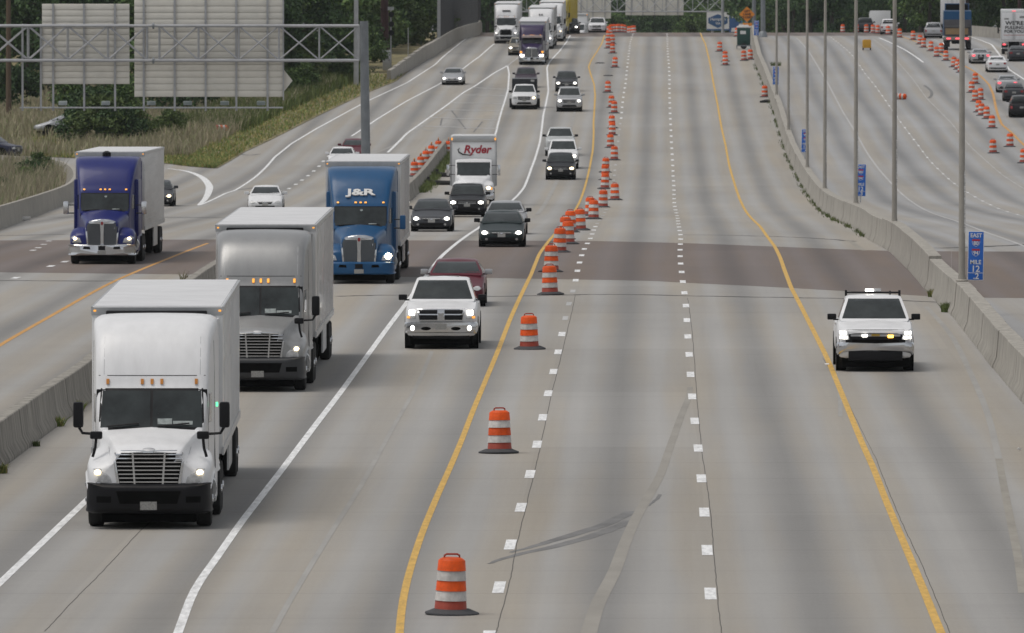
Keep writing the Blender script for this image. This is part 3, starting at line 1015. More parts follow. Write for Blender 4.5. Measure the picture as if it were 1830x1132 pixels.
def car(name, label, cat, typ, pm, lit=(1, 1), front='generic', group=None, tail=True, roofm=None, lamp=None, plate=True, seed=0, mirror=None):
    L, W, H, hf, hr, wsb, wst, rE, cE, deck, zb, wr, fa, ra = TYPES[typ]
    w = W / 2
    root = thing(name, label, cat, group=group)
    pick = typ == 'pickup'

    def half(wf, b, t, cr):
        ww = w * wf
        return [(0, b), (.80 * ww, b), (.955 * ww, b + .07), (.995 * ww, b + .34 * (t - b)), (ww, b + .62 * (t - b)),
                (.965 * ww, t - .05), (.86 * ww, t), (.45 * ww, t + cr * .8), (0, t + cr)]
    nose = .12 if typ in ('sedan', 'low') else .05
    st = [(0.0, half(.72, zb + .14, hf - .20 if nose > .1 else hf - .1, .01)), (.05, half(.86, zb + .05, hf - nose, .02)),
          (.16, half(.945, zb, hf - nose * .45, .03)), (.42, half(.985, zb, hf, .04)), (fa, half(1, zb, hf + (hr - hf) * .55, .06)),
          (wsb + .15, half(1, zb, hr, .03)), (wst, half(1, zb, hr + .02, .0)), (rE, half(1, zb, deck - .02, .0)), (cE, half(1, zb, deck, .01)),
          (L - .35, half(.985, zb, deck, .02)), (L - .08, half(.95, zb + .02, deck - .03, .01)), (L, half(.86, zb + .16, deck - .14, 0))]
    v1, f1 = loft(st, 2, 2)

    def cab(wb, wt, z0, z1):
        zz = z1 - z0
        return [(0, z0 - .1), (wb, z0 - .1), (wb, z0), (wb + (wt - wb) * .5, z0 + zz * .5), (wt + .02, z1 - .10 * min(1, zz * 2)), (wt - .07, z1 - .015), (0, z1 + .015)]
    wt = w * {'sedan': .70, 'low': .70, 'suv': .74, 'big': .75, 'pickup': .71}[typ]
    wb = w * .93
    rear_z = deck + .02
    c = [(wsb - .05, cab(wb * .93, wb * .90, hr - .06, hr + .02)), (wsb + .10, cab(wb * .97, wb * .94, hr - .02, hr + .11)),
         ((wsb + wst) / 2, cab(wb, wb + (wt - wb) * .55, hr, hr + (H - hr) * .55)),
         (wst - .05, cab(wb, wt + .02, hr, H - .055)), (wst + .22, cab(wb, wt, hr, H - .005)), ((wst + rE) / 2, cab(wb, wt, hr, H)),
         (rE, cab(wb, wt, deck - .02, H - .03)), (cE, cab(wb * .98, wt if typ in ('suv', 'big', 'pickup') else wt * 1.12, deck - .05, rear_z + (.10 if typ in ('sedan', 'low') else .30 if not pick else .25)))]
    if typ in ('suv', 'big', 'pickup'):
        c.insert(-1, ((rE + cE) / 2 + .05, cab(wb, wt, deck - .02, H - .10)))
    v2, f2 = loft(c, 2, 2)
    body = MB().add(v1, f1).add(v2, f2)
    body.build('body', pm, root, True, 38)
    S, SC_, SA = Skin(v1, f1), Skin(v2, f2), Skin(body.v, body.f)
    MB().box(-w * .86, w * .86, .22, L - .3, max(.09, zb - .24), zb + .12).build('underbody_shade_box', UNDER, root)  # hangs extra low so the gap under the car reads as deep shade
    # glass
    bw, tw = wb * .90, wt * .93
    SA.panel('windshield', [(-bw, hr + .075), (bw, hr + .075), (tw, H - .075), (-tw, H - .075)], GLASS, root, 'front', .006, .02, 10, 5)
    for sd, sg in (('right', 1), ('left', -1)):
        y0 = wsb + .55
        ym = (wst + rE) / 2 + .02
        SC_.panel('side_window', [(y0, hr + .06), (ym - .05, hr + .06), (ym - .05, H - .13), (wst + .12, H - .13)], GLASS, root, sd, .006, .02, 4, 3)
        SC_.panel('side_window', [(ym + .05, hr + .06), (rE + .05 if typ in ('sedan', 'low') else rE - .05, hr + .06), (rE - .05, H - .15), (ym + .05, H - .13)], GLASS, root, sd, .006, .02, 4, 3)
    if not pick:
        SA.panel('rear_window', [(-bw * .92, deck + .12), (bw * .92, deck + .12), (tw * .95, H - .09), (-tw * .95, H - .09)], GLASS, root, 'rear', .006, .02, 8, 4)
    else:
        MB().box(-w * .80, w * .80, cE + .12, L - .1, deck + .012, deck + .02).build('bed_floor', BLACK, root)
    # wheels with arches
    for y in (fa, ra):
        for sg in (-1, 1):
            x = sg * (w - .13)
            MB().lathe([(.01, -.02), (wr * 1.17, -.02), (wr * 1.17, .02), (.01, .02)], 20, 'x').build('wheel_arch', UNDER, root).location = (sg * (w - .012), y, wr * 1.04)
            wheel(root, x, y, wr, .24 if not pick else .28)
    # mirrors
    for sg in (-1, 1):
        mb = MB().box(-.12, .12, -.07, .07, -.075, .085, .03)
        o = mb.build('side_mirror', mirror or pm, root)
        o.location = (sg * (w + .10), wsb + .50, hr + .10)
        MB().box(-.08, .08, -.03, .03, -.02, .02).build('mirror_arm', BLACK, o).location = (-sg * .12, .02, -.07)
    lm = lamp or LAMPON
    Ls = [lm if q else LAMPGLASS for q in lit]
    zf = lambda q: zb + q * (hf - zb)     # height fraction of the nose
    for sg, q in ((-1, Ls[0]), (1, Ls[1])):
        if front == 'generic':
            if typ in ('sedan', 'low'):
                P = [(sg * .52 * w, zf(.66)), (sg * .88 * w, zf(.70)), (sg * .93 * w, zf(.93)), (sg * .60 * w, zf(.82))]
            else:
                P = [(sg * .55 * w, zf(.62)), (sg * .90 * w, zf(.62)), (sg * .92 * w, zf(.86)), (sg * .58 * w, zf(.82))]
            if sg < 0:
                P = P[::-1]
            S.panel('headlight_housing', P, LAMPGLASS, root, 'front', .012, .04, 3, 2)
            cx, cz = sg * .745 * w, zf(.765) if typ in ('sedan', 'low') else zf(.73)
            rr = .092 if typ in ('sedan', 'low') else .105
            S.panel('headlight', [(cx + rr * 1.25 * math.cos(a), cz + rr * .8 * math.sin(a)) for a in [k * math.pi / 5 for k in range(10)]], q, root, 'front', .022, .05)
            S.panel('fog_lamp', [(sg * .66 * w + .055 * math.cos(a), zf(.22) + .05 * math.sin(a)) for a in [k * math.pi / 4 for k in range(8)]], LAMPGLASS, root, 'front', .012, .04)
    if front == 'generic':
        if typ in ('sedan', 'low'):
            S.panel('grille', [(-.34 * w, zf(.56)), (.34 * w, zf(.56)), (.46 * w, zf(.80)), (-.46 * w, zf(.80))], BLACK, root, 'front', .008, .04, 6, 2)
            S.panel('grille_bar', [(-.42 * w, zf(.74)), (.42 * w, zf(.74)), (.43 * w, zf(.77)), (-.43 * w, zf(.77))], CHROME if seed % 2 else ALU, root, 'front', .016, .03, 6, 1)
            S.panel('lower_intake', [(-.62 * w, zf(.10)), (.62 * w, zf(.10)), (.55 * w, zf(.36)), (-.55 * w, zf(.36))], BLACK, root, 'front', .008, .04, 6, 2)
        else:
            S.panel('grille', [(-.46 * w, zf(.52)), (.46 * w, zf(.52)), (.52 * w, zf(.86)), (-.52 * w, zf(.86))], BLACK, root, 'front', .008, .04, 6, 2)
            for q in (.62, .74):
                S.panel('grille_bar', [(-.48 * w, zf(q)), (.48 * w, zf(q)), (.48 * w, zf(q + .04)), (-.48 * w, zf(q + .04))], CHROME if seed % 2 else ALU, root, 'front', .018, .03, 6, 1)
            S.panel('lower_intake', [(-.6 * w, zf(.08)), (.6 * w, zf(.08)), (.5 * w, zf(.30)), (-.5 * w, zf(.30))], BLACK, root, 'front', .008, .04, 6, 2)
        S.panel('emblem', [(.05 * math.cos(a), zf(.71) + .03 * math.sin(a)) for a in [k * math.pi / 4 for k in range(8)]], CHROME, root, 'front', .024, .03)
        if plate:
            S.panel('licence_plate', [(-.155, zf(.40)), (.155, zf(.40)), (.155, zf(.40) + .15), (-.155, zf(.40) + .15)], PLATE, root, 'front', .022, .04, 2, 1)
    # tail
    for sg in (-1, 1):
        P = [(sg * .60 * w, deck - .30), (sg * .93 * w, deck - .30), (sg * .90 * w, deck - .12), (sg * .56 * w, deck - .14)]
        if typ in ('suv', 'big', 'pickup'):
            P = [(sg * .74 * w, deck - .42), (sg * .94 * w, deck - .42), (sg * .93 * w, deck - .02), (sg * .76 * w, deck - .06)]
        S.panel('tail_light', P if sg > 0 else P[::-1], REDON if tail == 'lit' else REDLAMP, root, 'rear', .012, .04, 3, 2)
    S.panel('rear_plate', [(-.155, deck - .38), (.155, deck - .38), (.155, deck - .23), (-.155, deck - .23)], PLATE, root, 'rear', .012, .03, 2, 1)
    S.panel('rear_bumper', [(-.8 * w, zb + .12), (.8 * w, zb + .12), (.86 * w, zb + .24), (-.86 * w, zb + .24)], BLACK, root, 'rear', .012, .03, 6, 1)
    # wipers
    MB().tube([(-.05 * w, wsb + .06, hr + .095), (.62 * w, wsb + .22, hr + .125)], .012, 5).build('wiper', BLACK, root)
    MB().tube([(-.72 * w, wsb + .12, hr + .095), (-.06 * w, wsb + .16, hr + .125)], .012, 5).build('wiper', BLACK, root)
    return root, S, SA, dict(w=w, zf=zf, L=L, H=H, hr=hr, hf=hf, zb=zb, wsb=wsb, wst=wst, rE=rE, cE=cE, deck=deck, fa=fa, ra=ra)



def circ(cx, cz, rx, rz, n=12):
    return [(cx + rx * math.cos(2 * math.pi * k / n), cz + rz * math.sin(2 * math.pi * k / n)) for k in range(n)]


def quad(x0, x1, z0, z1):
    return [(x0, z0), (x1, z0), (x1, z1), (x0, z1)]


# ------------------------------------------------------------------ trailers and tractors
def trailer(root, y0, L, wallm, top=4.08, bot=1.15, w=1.30, ribs=True, roofm=None, frontm=None, skirt=True, rl=2.6, lamps=True, skirtm=None):
    t = MB().box(-w, w, y0, y0 + L, bot, top, .03).build('trailer', wallm, root)
    MB().box(-w + .04, w - .04, y0 + .04, y0 + L - .04, top - .01, top + .012).build('roof', roofm or mat('trailer_roof', (.62, .63, .65), .55, var=.12, vscale=.8), t)
    MB().box(-w - .012, w + .012, y0 - .012, y0 + .05, top - .17, top - .02).build('front_header', ALU, t)
    for sg in (-1, 1):
        MB().box(sg * w - .02, sg * w + .02, y0 - .015, y0 + L, bot - .02, bot + .14).build('bottom_rail', ALU, t)
        MB().box(sg * w - .018, sg * w + .018, y0 - .015, y0 + L, top - .10, top - .0).build('top_rail', ALU, t)
        if ribs:
            n = int(L / 1.22)
            for i in range(1, n):
                yy = y0 + L * i / n
                MB().box(sg * w - .012, sg * w + .012, yy - .03, yy + .03, bot + .14, top - .1).build('wall_rib', wallm, t, False)
        MB().box(sg * (w - .1) - .02, sg * (w - .1) + .02, y0 + 9, y0 + 12.2, .35, bot - .05).build('side_skirt', skirtm or wallm, t) if (skirt and L > 12) else None
        if L > 12:
            MB().tube([(sg * .9, y0 + 2.3, bot), (sg * .9, y0 + 2.3, .35)], .07, 8).build('landing_leg', GALV, t)
            MB().box(sg * w - .016, sg * w + .016, y0 + .5, y0 + L - .3, bot + .02, bot + .07).build('reflector_tape', mat('red_white_tape', (.5, .2, .18), .4, var=.5, vscale=2.2), t)
    if lamps:
        for sg in (-1, 1):
            MB().box(sg * (w - .06) - .025, sg * (w - .06) + .025, y0 - .03, y0, top - .10, top - .065).build('marker_light', AMBER, t)
    MB().box(-w + .1, w - .1, y0 + L - .06, y0 + L + .02, .45, .58).build('underride_bar', GALV, t)
    MB().box(-.5, .5, y0 + .3, y0 + L - .3, bot - .28, bot).build('frame_rails', UNDER, t)
    for k in range(2):
        for sg in (-1, 1):
            wheel(t, sg * (w - .14), y0 + L - rl + k * 1.3 - .6, .51, .28, _hub)
            wheel(t, sg * (w - .46), y0 + L - rl + k * 1.3 - .6, .51, .28)
        MB().box(-w + .2, w - .2, y0 + L - rl + k * 1.3 - .7, y0 + L - rl + k * 1.3 - .5, .42, .62).build('axle', UNDER, t)
    return t


def chassis(root, back=7.2, frame='dark'):
    MB().box(-.92, .92, .35, 2.2, .12, 1.0, .05).build('engine_bay', UNDER, root)  # bottom dropped low to blacken the gap under the bumper
    MB().box(-.8, .8, 2.2, 3.6, .14, .9).build('underbody_shade_box', UNDER, root)  # dark block added to deepen the shade beneath the truck
    MB().box(-.5, .5, 1.5, back, .55, 1.05).build('frame_rails', UNDER, root)
    for sg in (-1, 1):
        wheel(root, sg * 1.04, 1.25, .52, .30, _hub)
        for y in (back - 2.15, back - .85):
            wheel(root, sg * 1.14, y, .51, .28, _hub)
            wheel(root, sg * .82, y, .51, .28)


def tractor_aero(root, pm, fairm=None, bumperm=None, lit=LAMPWARM, marks=AMBEROFF, split=True, skirtm=None, papers=True, green=False):
    """rounded highway tractor: sloping hood, wide bar grille, tall roof fairing"""
    bumperm = bumperm or BLACK

    def half(w, z0, z1, r=.22, b=.06):
        return [(0, z0), (w - b, z0), (w, z0 + .12), (w, (z0 + z1) / 2), (w - .015, z1 - r - .1), (w - r * .32, z1 - r * .32), (w - r - .1, z1), (w * .4, z1 + .015), (0, z1 + .02)]
    st = [(1.78, half(1.00, 1.0, 1.80, .1)), (1.95, half(1.06, .95, 2.02, .12)), (2.15, half(1.09, .95, 2.38, .16)), (2.34, half(1.10, .95, 2.66, .18)),
          (2.42, half(1.11, .95, 2.84, .20)), (2.62, half(1.12, .95, 3.22, .22)), (3.0, half(1.14, .95, 3.66, .24)), (3.5, half(1.18, .95, 3.88, .24)), (4.1, half(1.22, .95, 3.95, .22)),
          (5.3, half(1.23, .95, 3.96, .20)), (5.45, half(1.22, .97, 3.94, .20))]
    v, f = loft(st, 2, 2)
    MB().add(v, f).build('cab', pm, root, True, 40)
    C = Skin(v, f)
    MB().box(-1.0, 1.0, 5.30, 5.50, 3.80, 4.02, .03).build('fairing_edge', BLACK, root)
    for sg in (-1, 1):
        MB().box(sg * 1.2 - .02, sg * 1.2 + .02, 5.35, 5.95, 1.1, 3.85).build('side_extender', pm, root)
        MB().box(sg * 1.17 - .05, sg * 1.17 + .05, 2.9, 5.4, .38, .97, .04).build('side_fairing', skirtm or pm, root)
        for z in (.42, .72):
            MB().box(sg * 1.2 - .1, sg * 1.2 + .04, 2.2, 2.9, z, z + .06).build('step', ALU, root)
        MB().tube([(sg * .98, 2.3, .68), (sg * .98, 2.9, .68)], .28, 14).build('fuel_tank', ALU, root)

    def hh(w, z0, zs, zt, tw):
        return [(0, z0), (w - .06, z0), (w, z0 + .14), (w, zs - .14), (w - .05, zs - .03), (w - .17, zs + .04), (tw + .07, zs + (zt - zs) * .45), (tw, zt - .03), (tw - .12, zt), (0, zt + .05)]
    hs = [(.16, hh(.98, .72, 1.12, 1.46, .60)), (.26, hh(1.10, .70, 1.18, 1.53, .64)), (.45, hh(1.16, .72, 1.24, 1.59, .68)), (.9, hh(1.20, .95, 1.31, 1.66, .74)), (1.4, hh(1.21, .98, 1.36, 1.75, .84)),
          (1.85, hh(1.18, .98, 1.45, 1.84, .96)), (2.05, hh(1.10, .98, 1.5, 1.88, 1.0))]
    v2, f2 = loft(hs, 2, 2)
    MB().add(v2, f2).build('hood', pm, root, True, 40)
    Hd = Skin(v2, f2)
    A = Skin(list(v) + list(v2), list(f) + [tuple(i + len(v) for i in q) for q in f2])

    def bb(w, z0, z1):
        return [(0, z0), (w - .1, z0), (w, z0 + .1), (w, (z0 + z1) / 2), (w - .02, z1 - .05), (w - .12, z1), (0, z1)]
    bs = [(-.04, bb(.72, .42, .80)), (.0, bb(.90, .36, .84)), (.10, bb(1.07, .32, .87)), (.28, bb(1.18, .30, .90)), (.62, bb(1.21, .32, .88))]
    v3, f3 = loft(bs, 2, 2)
    MB().add(v3, f3).build('bumper', bumperm, root, True, 40)
    B = Skin(v3, f3)
    B.panel('bumper_intake', [(-.55, .50), (.55, .50), (.62, .74), (-.62, .74)], UNDER, root, 'front', .008, .03, 6, 2)
    B.panel('licence_plate', quad(-.16, .16, .38, .54), PLATE, root, 'front', .03, .05, 2, 1)
    for sg in (-1, 1):
        P = quad(*sorted((sg * .72, sg * 1.0)), .52, .64)
        B.panel('fog_lamp', P, UNDER, root, 'front', .008, .03, 3, 2)
    # grille: chrome surround, dark opening, bars
    g0, g1, zb_, zt_ = .56, .66, .86, 1.47
    Hd.panel('grille_surround', [(-g0 - .045, zb_ - .04), (g0 + .045, zb_ - .04), (g1 + .05, zt_ + .05), (-g1 - .05, zt_ + .05)], CHROME, root, 'front', .02, .05, 8, 3)
    gr = Hd.panel('grille', [(-g0, zb_), (g0, zb_), (g1, zt_), (-g1, zt_)], UNDER, root, 'front', .028, .02, 8, 3)
    n = 8
    for i in range(n):
        z = zb_ + .05 + (zt_ - zb_ - .08) * i / (n - 1)
        ww = g0 + (g1 - g0) * (z - zb_) / (zt_ - zb_) - .01
        o = Hd.panel('grille_bar', quad(-ww, ww, z - .011, z + .011), CHROME, gr, 'front', .05, .02, 8, 1)
    for sg in (-1, 1):
        Hd.panel('grille_post', [(sg * .27 - .018, zb_), (sg * .27 + .018, zb_), (sg * .31 + .018, zt_), (sg * .31 - .018, zt_)], CHROME, gr, 'front', .056, .03, 1, 4)
        P = [(sg * .70, .86), (sg * 1.03, .88), (sg * 1.08, 1.16), (sg * .93, 1.17), (sg * .74, 1.0)]
        Hd.panel('headlight_housing', P if sg > 0 else P[::-1], LAMPGLASS, root, 'front', .02, .05)
        Hd.panel('headlight', circ(sg * .985, 1.095, .065, .048), lit, root, 'front', .035, .05)
        Hd.panel('headlight_lens', circ(sg * .86, .97, .10, .075), LAMPGLASS, root, 'front', .032, .05)
    Hd.panel('emblem', circ(0, 1.535, .12, .03), GALV, root, 'front', .03, .04)
    # windshield and trim
    C.panel('windshield_frame', [(-1.03, 1.83), (1.03, 1.83), (.995, 2.62), (-.995, 2.62)], BLACK, root, 'front', .006, .02, 10, 5)
    for sg in ((-1, 1) if split else (0,)):
        P = [(-.99, 1.88), (-.025, 1.88), (-.025, 2.575), (-.955, 2.575)] if sg < 0 else [(.025, 1.88), (.99, 1.88), (.955, 2.575), (.025, 2.575)]
        if sg == 0:
            P = [(-.99, 1.88), (.99, 1.88), (.955, 2.575), (-.955, 2.575)]
        C.panel('windshield', P, GLASS, root, 'front', .014, .02, 6, 5)
    if papers:
        C.panel('dash_papers', quad(.12, .40, 1.94, 2.05), PAPER, root, 'front', .016, .01, 2, 1)
        C.panel('dash_papers', quad(.42, .80, 1.93, 2.0), PAPER, root, 'front', .016, .01, 2, 1)
    for sg in (-1, 1):
        C.panel('side_window', [(2.35, 1.95), (3.0, 1.95), (3.0, 2.5), (2.5, 2.5)], GLASS, root, 'right' if sg > 0 else 'left', .008, .02, 3, 3)
        C.panel('door_seam', [(2.28, 1.0), (2.30, 1.0), (2.30, 2.6), (2.28, 2.6)], BLACK, root, 'right' if sg > 0 else 'left', .004, .01, 1, 4)
    for x in (-.86, -.19, 0, .19, .86):
        C.panel('marker_light', quad(x - .028, x + .028, 2.70, 2.80), marks, root, 'front', .03, .04, 1, 1)
    # wipers and mirrors
    for sg in (0, 1):
        x0 = -.86 + sg * .98
        MB().tube([(x0, 1.80, 1.90), (x0 + .62, 1.83, 1.96)], .016, 5).build('wiper', BLACK, root)
    for sg in (-1, 1):
        m = MB().box(-.10, .10, -.1, .1, -.25, .25, .05).build('side_mirror', BLACK, root)
        m.location = (sg * 1.42, 1.95, 2.12)
        MB().tube([(0, 0, -.22), (-sg * .08, .05, -.36), (-sg * .34, .1, -.38)], .03, 6).build('mirror_arm', BLACK, m)
        m = MB().box(-.12, .12, -.07, .07, -.075, .075, .04).build('hood_mirror', BLACK, root)
        m.location = (sg * 1.03, .75, 1.78)
        MB().tube([(0, 0, -.05), (sg * .02, .0, -.25), (sg * .07, .0, -.42)], .028, 6).build('mirror_arm', BLACK, m)
    if green:
        MB().box(-.02, .02, -.05, .05, -.04, .04).build('marker_light', GREENON, root).location = (1.25, 2.9, 2.28)
    # seams: between cab and roof fairing, hood split lines
    C.panel('fairing_seam', quad(-1.04, 1.04, 2.855, 2.868), BLACK, root, 'front', .003, .01, 10, 1)
    for sg in (-1, 1):
        C.panel('fairing_seam', quad(*sorted((sg * .93, sg * .94)), 2.88, 3.6), GALV, root, 'front', .003, .01, 1, 6)
        C.panel('sleeper_seam', [(3.55, 1.0), (3.565, 1.0), (3.565, 3.5), (3.55, 3.5)], BLACK, root, 'right' if sg > 0 else 'left', .004, .01, 1, 4)
        Hd.panel('hood_seam', [(sg * .70, 1.2), (sg * .71, 1.2), (sg * .80, 1.55), (sg * .79, 1.55)], GALV, root, 'front', .003, .01, 1, 4)
    chassis(root)
    return C, Hd


def tractor_long(root, pm, lit=(LAMPWARM, LAMPWARM), bumperm=None, marks=AMBER, mirrorm=None, meshm=None, bar_v=True, tall=1.0, visor=None, squarehood=False):
    """conventional tractor: upright twin-panel grille, rounded fenders, flared tall cab"""
    bumperm = bumperm or CHROME
    mirrorm = mirrorm or CHROME
    meshm = meshm or mat('grille_mesh', (.10, .11, .12), .5, .5, var=.15, vscale=30)
    T = 3.92 * tall

    def half(w, z0, z1, r=.2, wl=None):
        wl = wl or w
        return [(0, z0), (wl - .05, z0), (wl, z0 + .12), (wl, 1.75), (w, (1.75 + z1) / 2), (w, z1 - r - .06), (w - r * .3, z1 - r * .3), (w - r - .1, z1), (w * .4, z1 + .02), (0, z1 + .03)]
    st = [(2.05, half(.90, 1.0, 1.86, .08)), (2.2, half(.93, .95, 2.1, .1)), (2.45, half(.95, .95, 2.62, .1)), (2.58, half(.97, .95, 2.80, .12)),
          (2.75, half(1.0, .95, 3.05, .14)), (3.1, half(1.06, .95, 3.45, .16)), (3.6, half(1.13, .95, 3.75, .16)), (4.2, half(1.18, .95, T - .03, .15)), (5.5, half(1.20, .95, T, .14)), (5.65, half(1.19, .97, T - .03, .14))]
    st = [(y, [(x, min(z, T)) for x, z in h]) for y, h in st]
    v, f = loft(st, 2, 2)
    MB().add(v, f).build('cab', pm, root, True, 40)
    C = Skin(v, f)
    for sg in (-1, 1):        # sleeper shoulders flare out past the windshield
        MB().box(sg * 1.10 - .11, sg * 1.10 + .11, 3.3, 5.6, .95, 3.1, .09).build('sleeper_side', pm, root)
        MB().box(sg * 1.12 - .07, sg * 1.12 + .07, 3.0, 5.6, .40, .97, .04).build('side_fairing', pm, root)
        MB().tube([(sg * .98, 2.35, .68), (sg * .98, 3.0, .68)], .28, 14).build('fuel_tank', ALU, root)
        MB().box(sg * 1.19 - .02, sg * 1.19 + .02, 5.6, 6.0, 1.2, 3.75).build('side_extender', pm, root)
        MB().tube([(sg * 1.05, 3.1, .9), (sg * 1.05, 3.1, 2.2)], .12, 10).build('air_cleaner', CHROME if not squarehood else ALU, root) if squarehood else None
    k = 1.06 if squarehood else 1.0

    def hh(w, z0, zt):
        w *= k
        return [(0, z0), (w - .04, z0), (w, z0 + .1), (w + .01, (z0 + zt) / 2), (w, zt - .18), (w - .05, zt - .07), (w - .17, zt), (w * .4, zt + .05), (0, zt + .07)]
    hs = [(.26, hh(.58, .62, 1.56)), (.36, hh(.62, .6, 1.62)), (.8, hh(.68, .6, 1.69)), (1.4, hh(.78, .7, 1.79)), (1.95, hh(.88, .8, 1.88)), (2.15, hh(.90, .9, 1.92))]
    v2, f2 = loft(hs, 2, 2)
    MB().add(v2, f2).build('hood', pm, root, True, 40)
    Hd = Skin(v2, f2)
    fv, ff = [], []
    for sg in (-1, 1):
        ring = []
        prof = [(.30, .62, 1.02), (.36, .60, 1.10), (.62, .62, 1.25), (1.0, .95, 1.34), (1.45, 1.0, 1.30), (1.95, .9, 1.14), (2.2, .8, 1.0)]
        vs, fs = [], []
        for (y, z0, z1) in prof:
            inx, outx = .58, (1.20 if y > .5 else 1.14)
            sec = [(inx, z0), (outx - .06, z0), (outx, z0 + .12), (outx, z1 - .2), (outx - .09, z1 - .06), (outx - .26, z1), (inx + .1, z1 + .02), (inx, z1)]
            vs += [(sg * x, y, z) for x, z in sec]
        n = 8
        for i in range(len(prof) - 1):
            for j in range(n):
                q = (i * n + j, i * n + (j + 1) % n, (i + 1) * n + (j + 1) % n, (i + 1) * n + j)
                fs.append(q if sg > 0 else q[::-1])
        cap0, cap1 = tuple(range(n))[::-1], tuple((len(prof) - 1) * n + j for j in range(n))
        fs += [cap0, cap1] if sg > 0 else [cap0[::-1], cap1[::-1]]
        MB().add(vs, fs).build('fender', pm, root, True, 50)
        fb = len(fv)
        fv += vs
        ff += [tuple(i + fb for i in q) for q in fs]
    Fd = Skin(fv, ff)

    def bb(w, z0, z1):
        return [(0, z0), (w - .06, z0), (w, z0 + .06), (w, (z0 + z1) / 2), (w, z1 - .06), (w - .06, z1), (0, z1)]
    bs = [(.0, bb(.80, .36, .70)), (.05, bb(1.0, .33, .73)), (.15, bb(1.14, .32, .75)), (.4, bb(1.21, .34, .74)), (.62, bb(1.21, .36, .72))]
    v3, f3 = loft(bs, 2, 2)
    MB().add(v3, f3).build('bumper', bumperm, root, True, 40)
    B = Skin(v3, f3)
    B.panel('licence_plate', quad(-.16, .16, .36, .50), PLATE, root, 'front', .03, .05, 2, 1)
    B.panel('tow_pin_cover', quad(-.13, .13, .52, .68), BLACK, root, 'front', .012, .03, 2, 1)
    for sg in (-1, 1):
        B.panel('bumper_slot', [(sg * .42, .56), (sg * .70, .57), (sg * .66, .66), (sg * .44, .65)][::sg], UNDER, root, 'front', .01, .03, 2, 1)
    # grille
    gb, gt, z0, z1 = .50 * k, .585 * k, .66, 1.54
    Hd.panel('grille_surround', [(-gb - .05, z0 - .05), (gb + .05, z0 - .05), (gt + .06, z1 + .03), (-gt - .06, z1 + .03)], CHROME, root, 'front', .03, .06, 8, 4)
    Hd.panel('grille_crown', [(-gt - .06, z1 + .02), (gt + .06, z1 + .02), (.22, z1 + .12), (-.22, z1 + .12)], CHROME, root, 'front', .03, .06, 8, 2)
    for sg in (-1, 1):
        P = [(sg * .065, z0), (sg * gb, z0), (sg * gt, z1 - .03), (sg * .045, z1 - .05)]
        gp = Hd.panel('grille', P if sg > 0 else P[::-1], meshm, root, 'front', .036, .03, 4, 4)
        if squarehood:
            for i in range(1, 6):
                x = sg * (.06 + i * .085)
                Hd.panel('grille_bar', quad(x - .012, x + .012, z0, z1 - .06), CHROME, gp, 'front', .05, .03, 1, 4)
    if bar_v:
        Hd.panel('grille_spine', [(-.03, z0), (.03, z0), (.075, z1), (-.075, z1)], CHROME, root, 'front', .055, .04, 1, 5)
        Hd.panel('emblem', circ(0, z1 - .03, .05, .07), REDLAMP, root, 'front', .068, .03)
    for sg, q in ((-1, lit[0]), (1, lit[1])):
        P = [(sg * .76, .80), (sg * 1.10, .80), (sg * 1.16, .98), (sg * 1.05, 1.06), (sg * .82, .96)]
        Fd.panel('headlight_housing', P[::sg], LAMPGLASS, root, 'front', .02, .05)
        Fd.panel('headlight', circ(sg * 1.0, .95, .11 if q is LAMPSTAR else .075, .10 if q is LAMPSTAR else .058), q, root, 'front', .036, .05)
    # glass
    C.panel('windshield_frame', [(-.90, 1.90), (.90, 1.90), (.90, 2.60), (-.90, 2.60)], BLACK, root, 'front', .006, .02, 8, 5)
    C.panel('windshield', [(-.87, 1.94), (.87, 1.94), (.87, 2.565), (-.87, 2.565)], GLASS, root, 'front', .014, .02, 8, 5)
    C.panel('dash_papers', quad(.28, .55, 1.965, 2.02), PAPER, root, 'front', .016, .01, 2, 1)
    C.panel('mirror_sensor', circ(.03, 2.47, .05, .035), PAPER, root, 'front', .016, .01)
    for sg in (-1, 1):
        C.panel('side_window', [(2.6, 2.0), (3.15, 2.0), (3.15, 2.52), (2.7, 2.52)], GLASS, root, 'right' if sg > 0 else 'left', .008, .02, 3, 3)
    if visor:
        MB().box(-.96, .96, 2.05, 2.5, 2.50, 2.72, .02).build('sun_visor', visor, root)
    for x in (-.78, -.17, 0, .17, .78):
        C.panel('marker_light', quad(x - .038, x + .038, 2.705, 2.755), marks, root, 'front', .035, .05, 1, 1)
    for x0 in (-.80, .05):
        MB().tube([(x0, 2.08, 1.96), (x0 + .6, 2.10, 1.99)], .014, 5).build('wiper', BLACK, root)
    for sg in (-1, 1):
        m = MB().box(-.10, .10, -.09, .09, -.24, .24, .04).build('side_mirror', mirrorm, root)
        m.location = (sg * 1.45, 2.35, 2.05)
        MB().tube([(0, 0, -.2), (-sg * .3, .05, -.2)], .025, 6).build('mirror_arm', BLACK, m)
        MB().tube([(0, 0, .1), (-sg * .3, .05, .1)], .02, 6).build('mirror_arm', BLACK, m)
    chassis(root, 7.4)
    return C, Hd


def box_body(root, y0, L, w, bot, top, m, radius=.12, name='cargo_box'):
    b = MB().box(-w, w, y0, y0 + L, bot, top, radius).build(name, m, root)
    return b
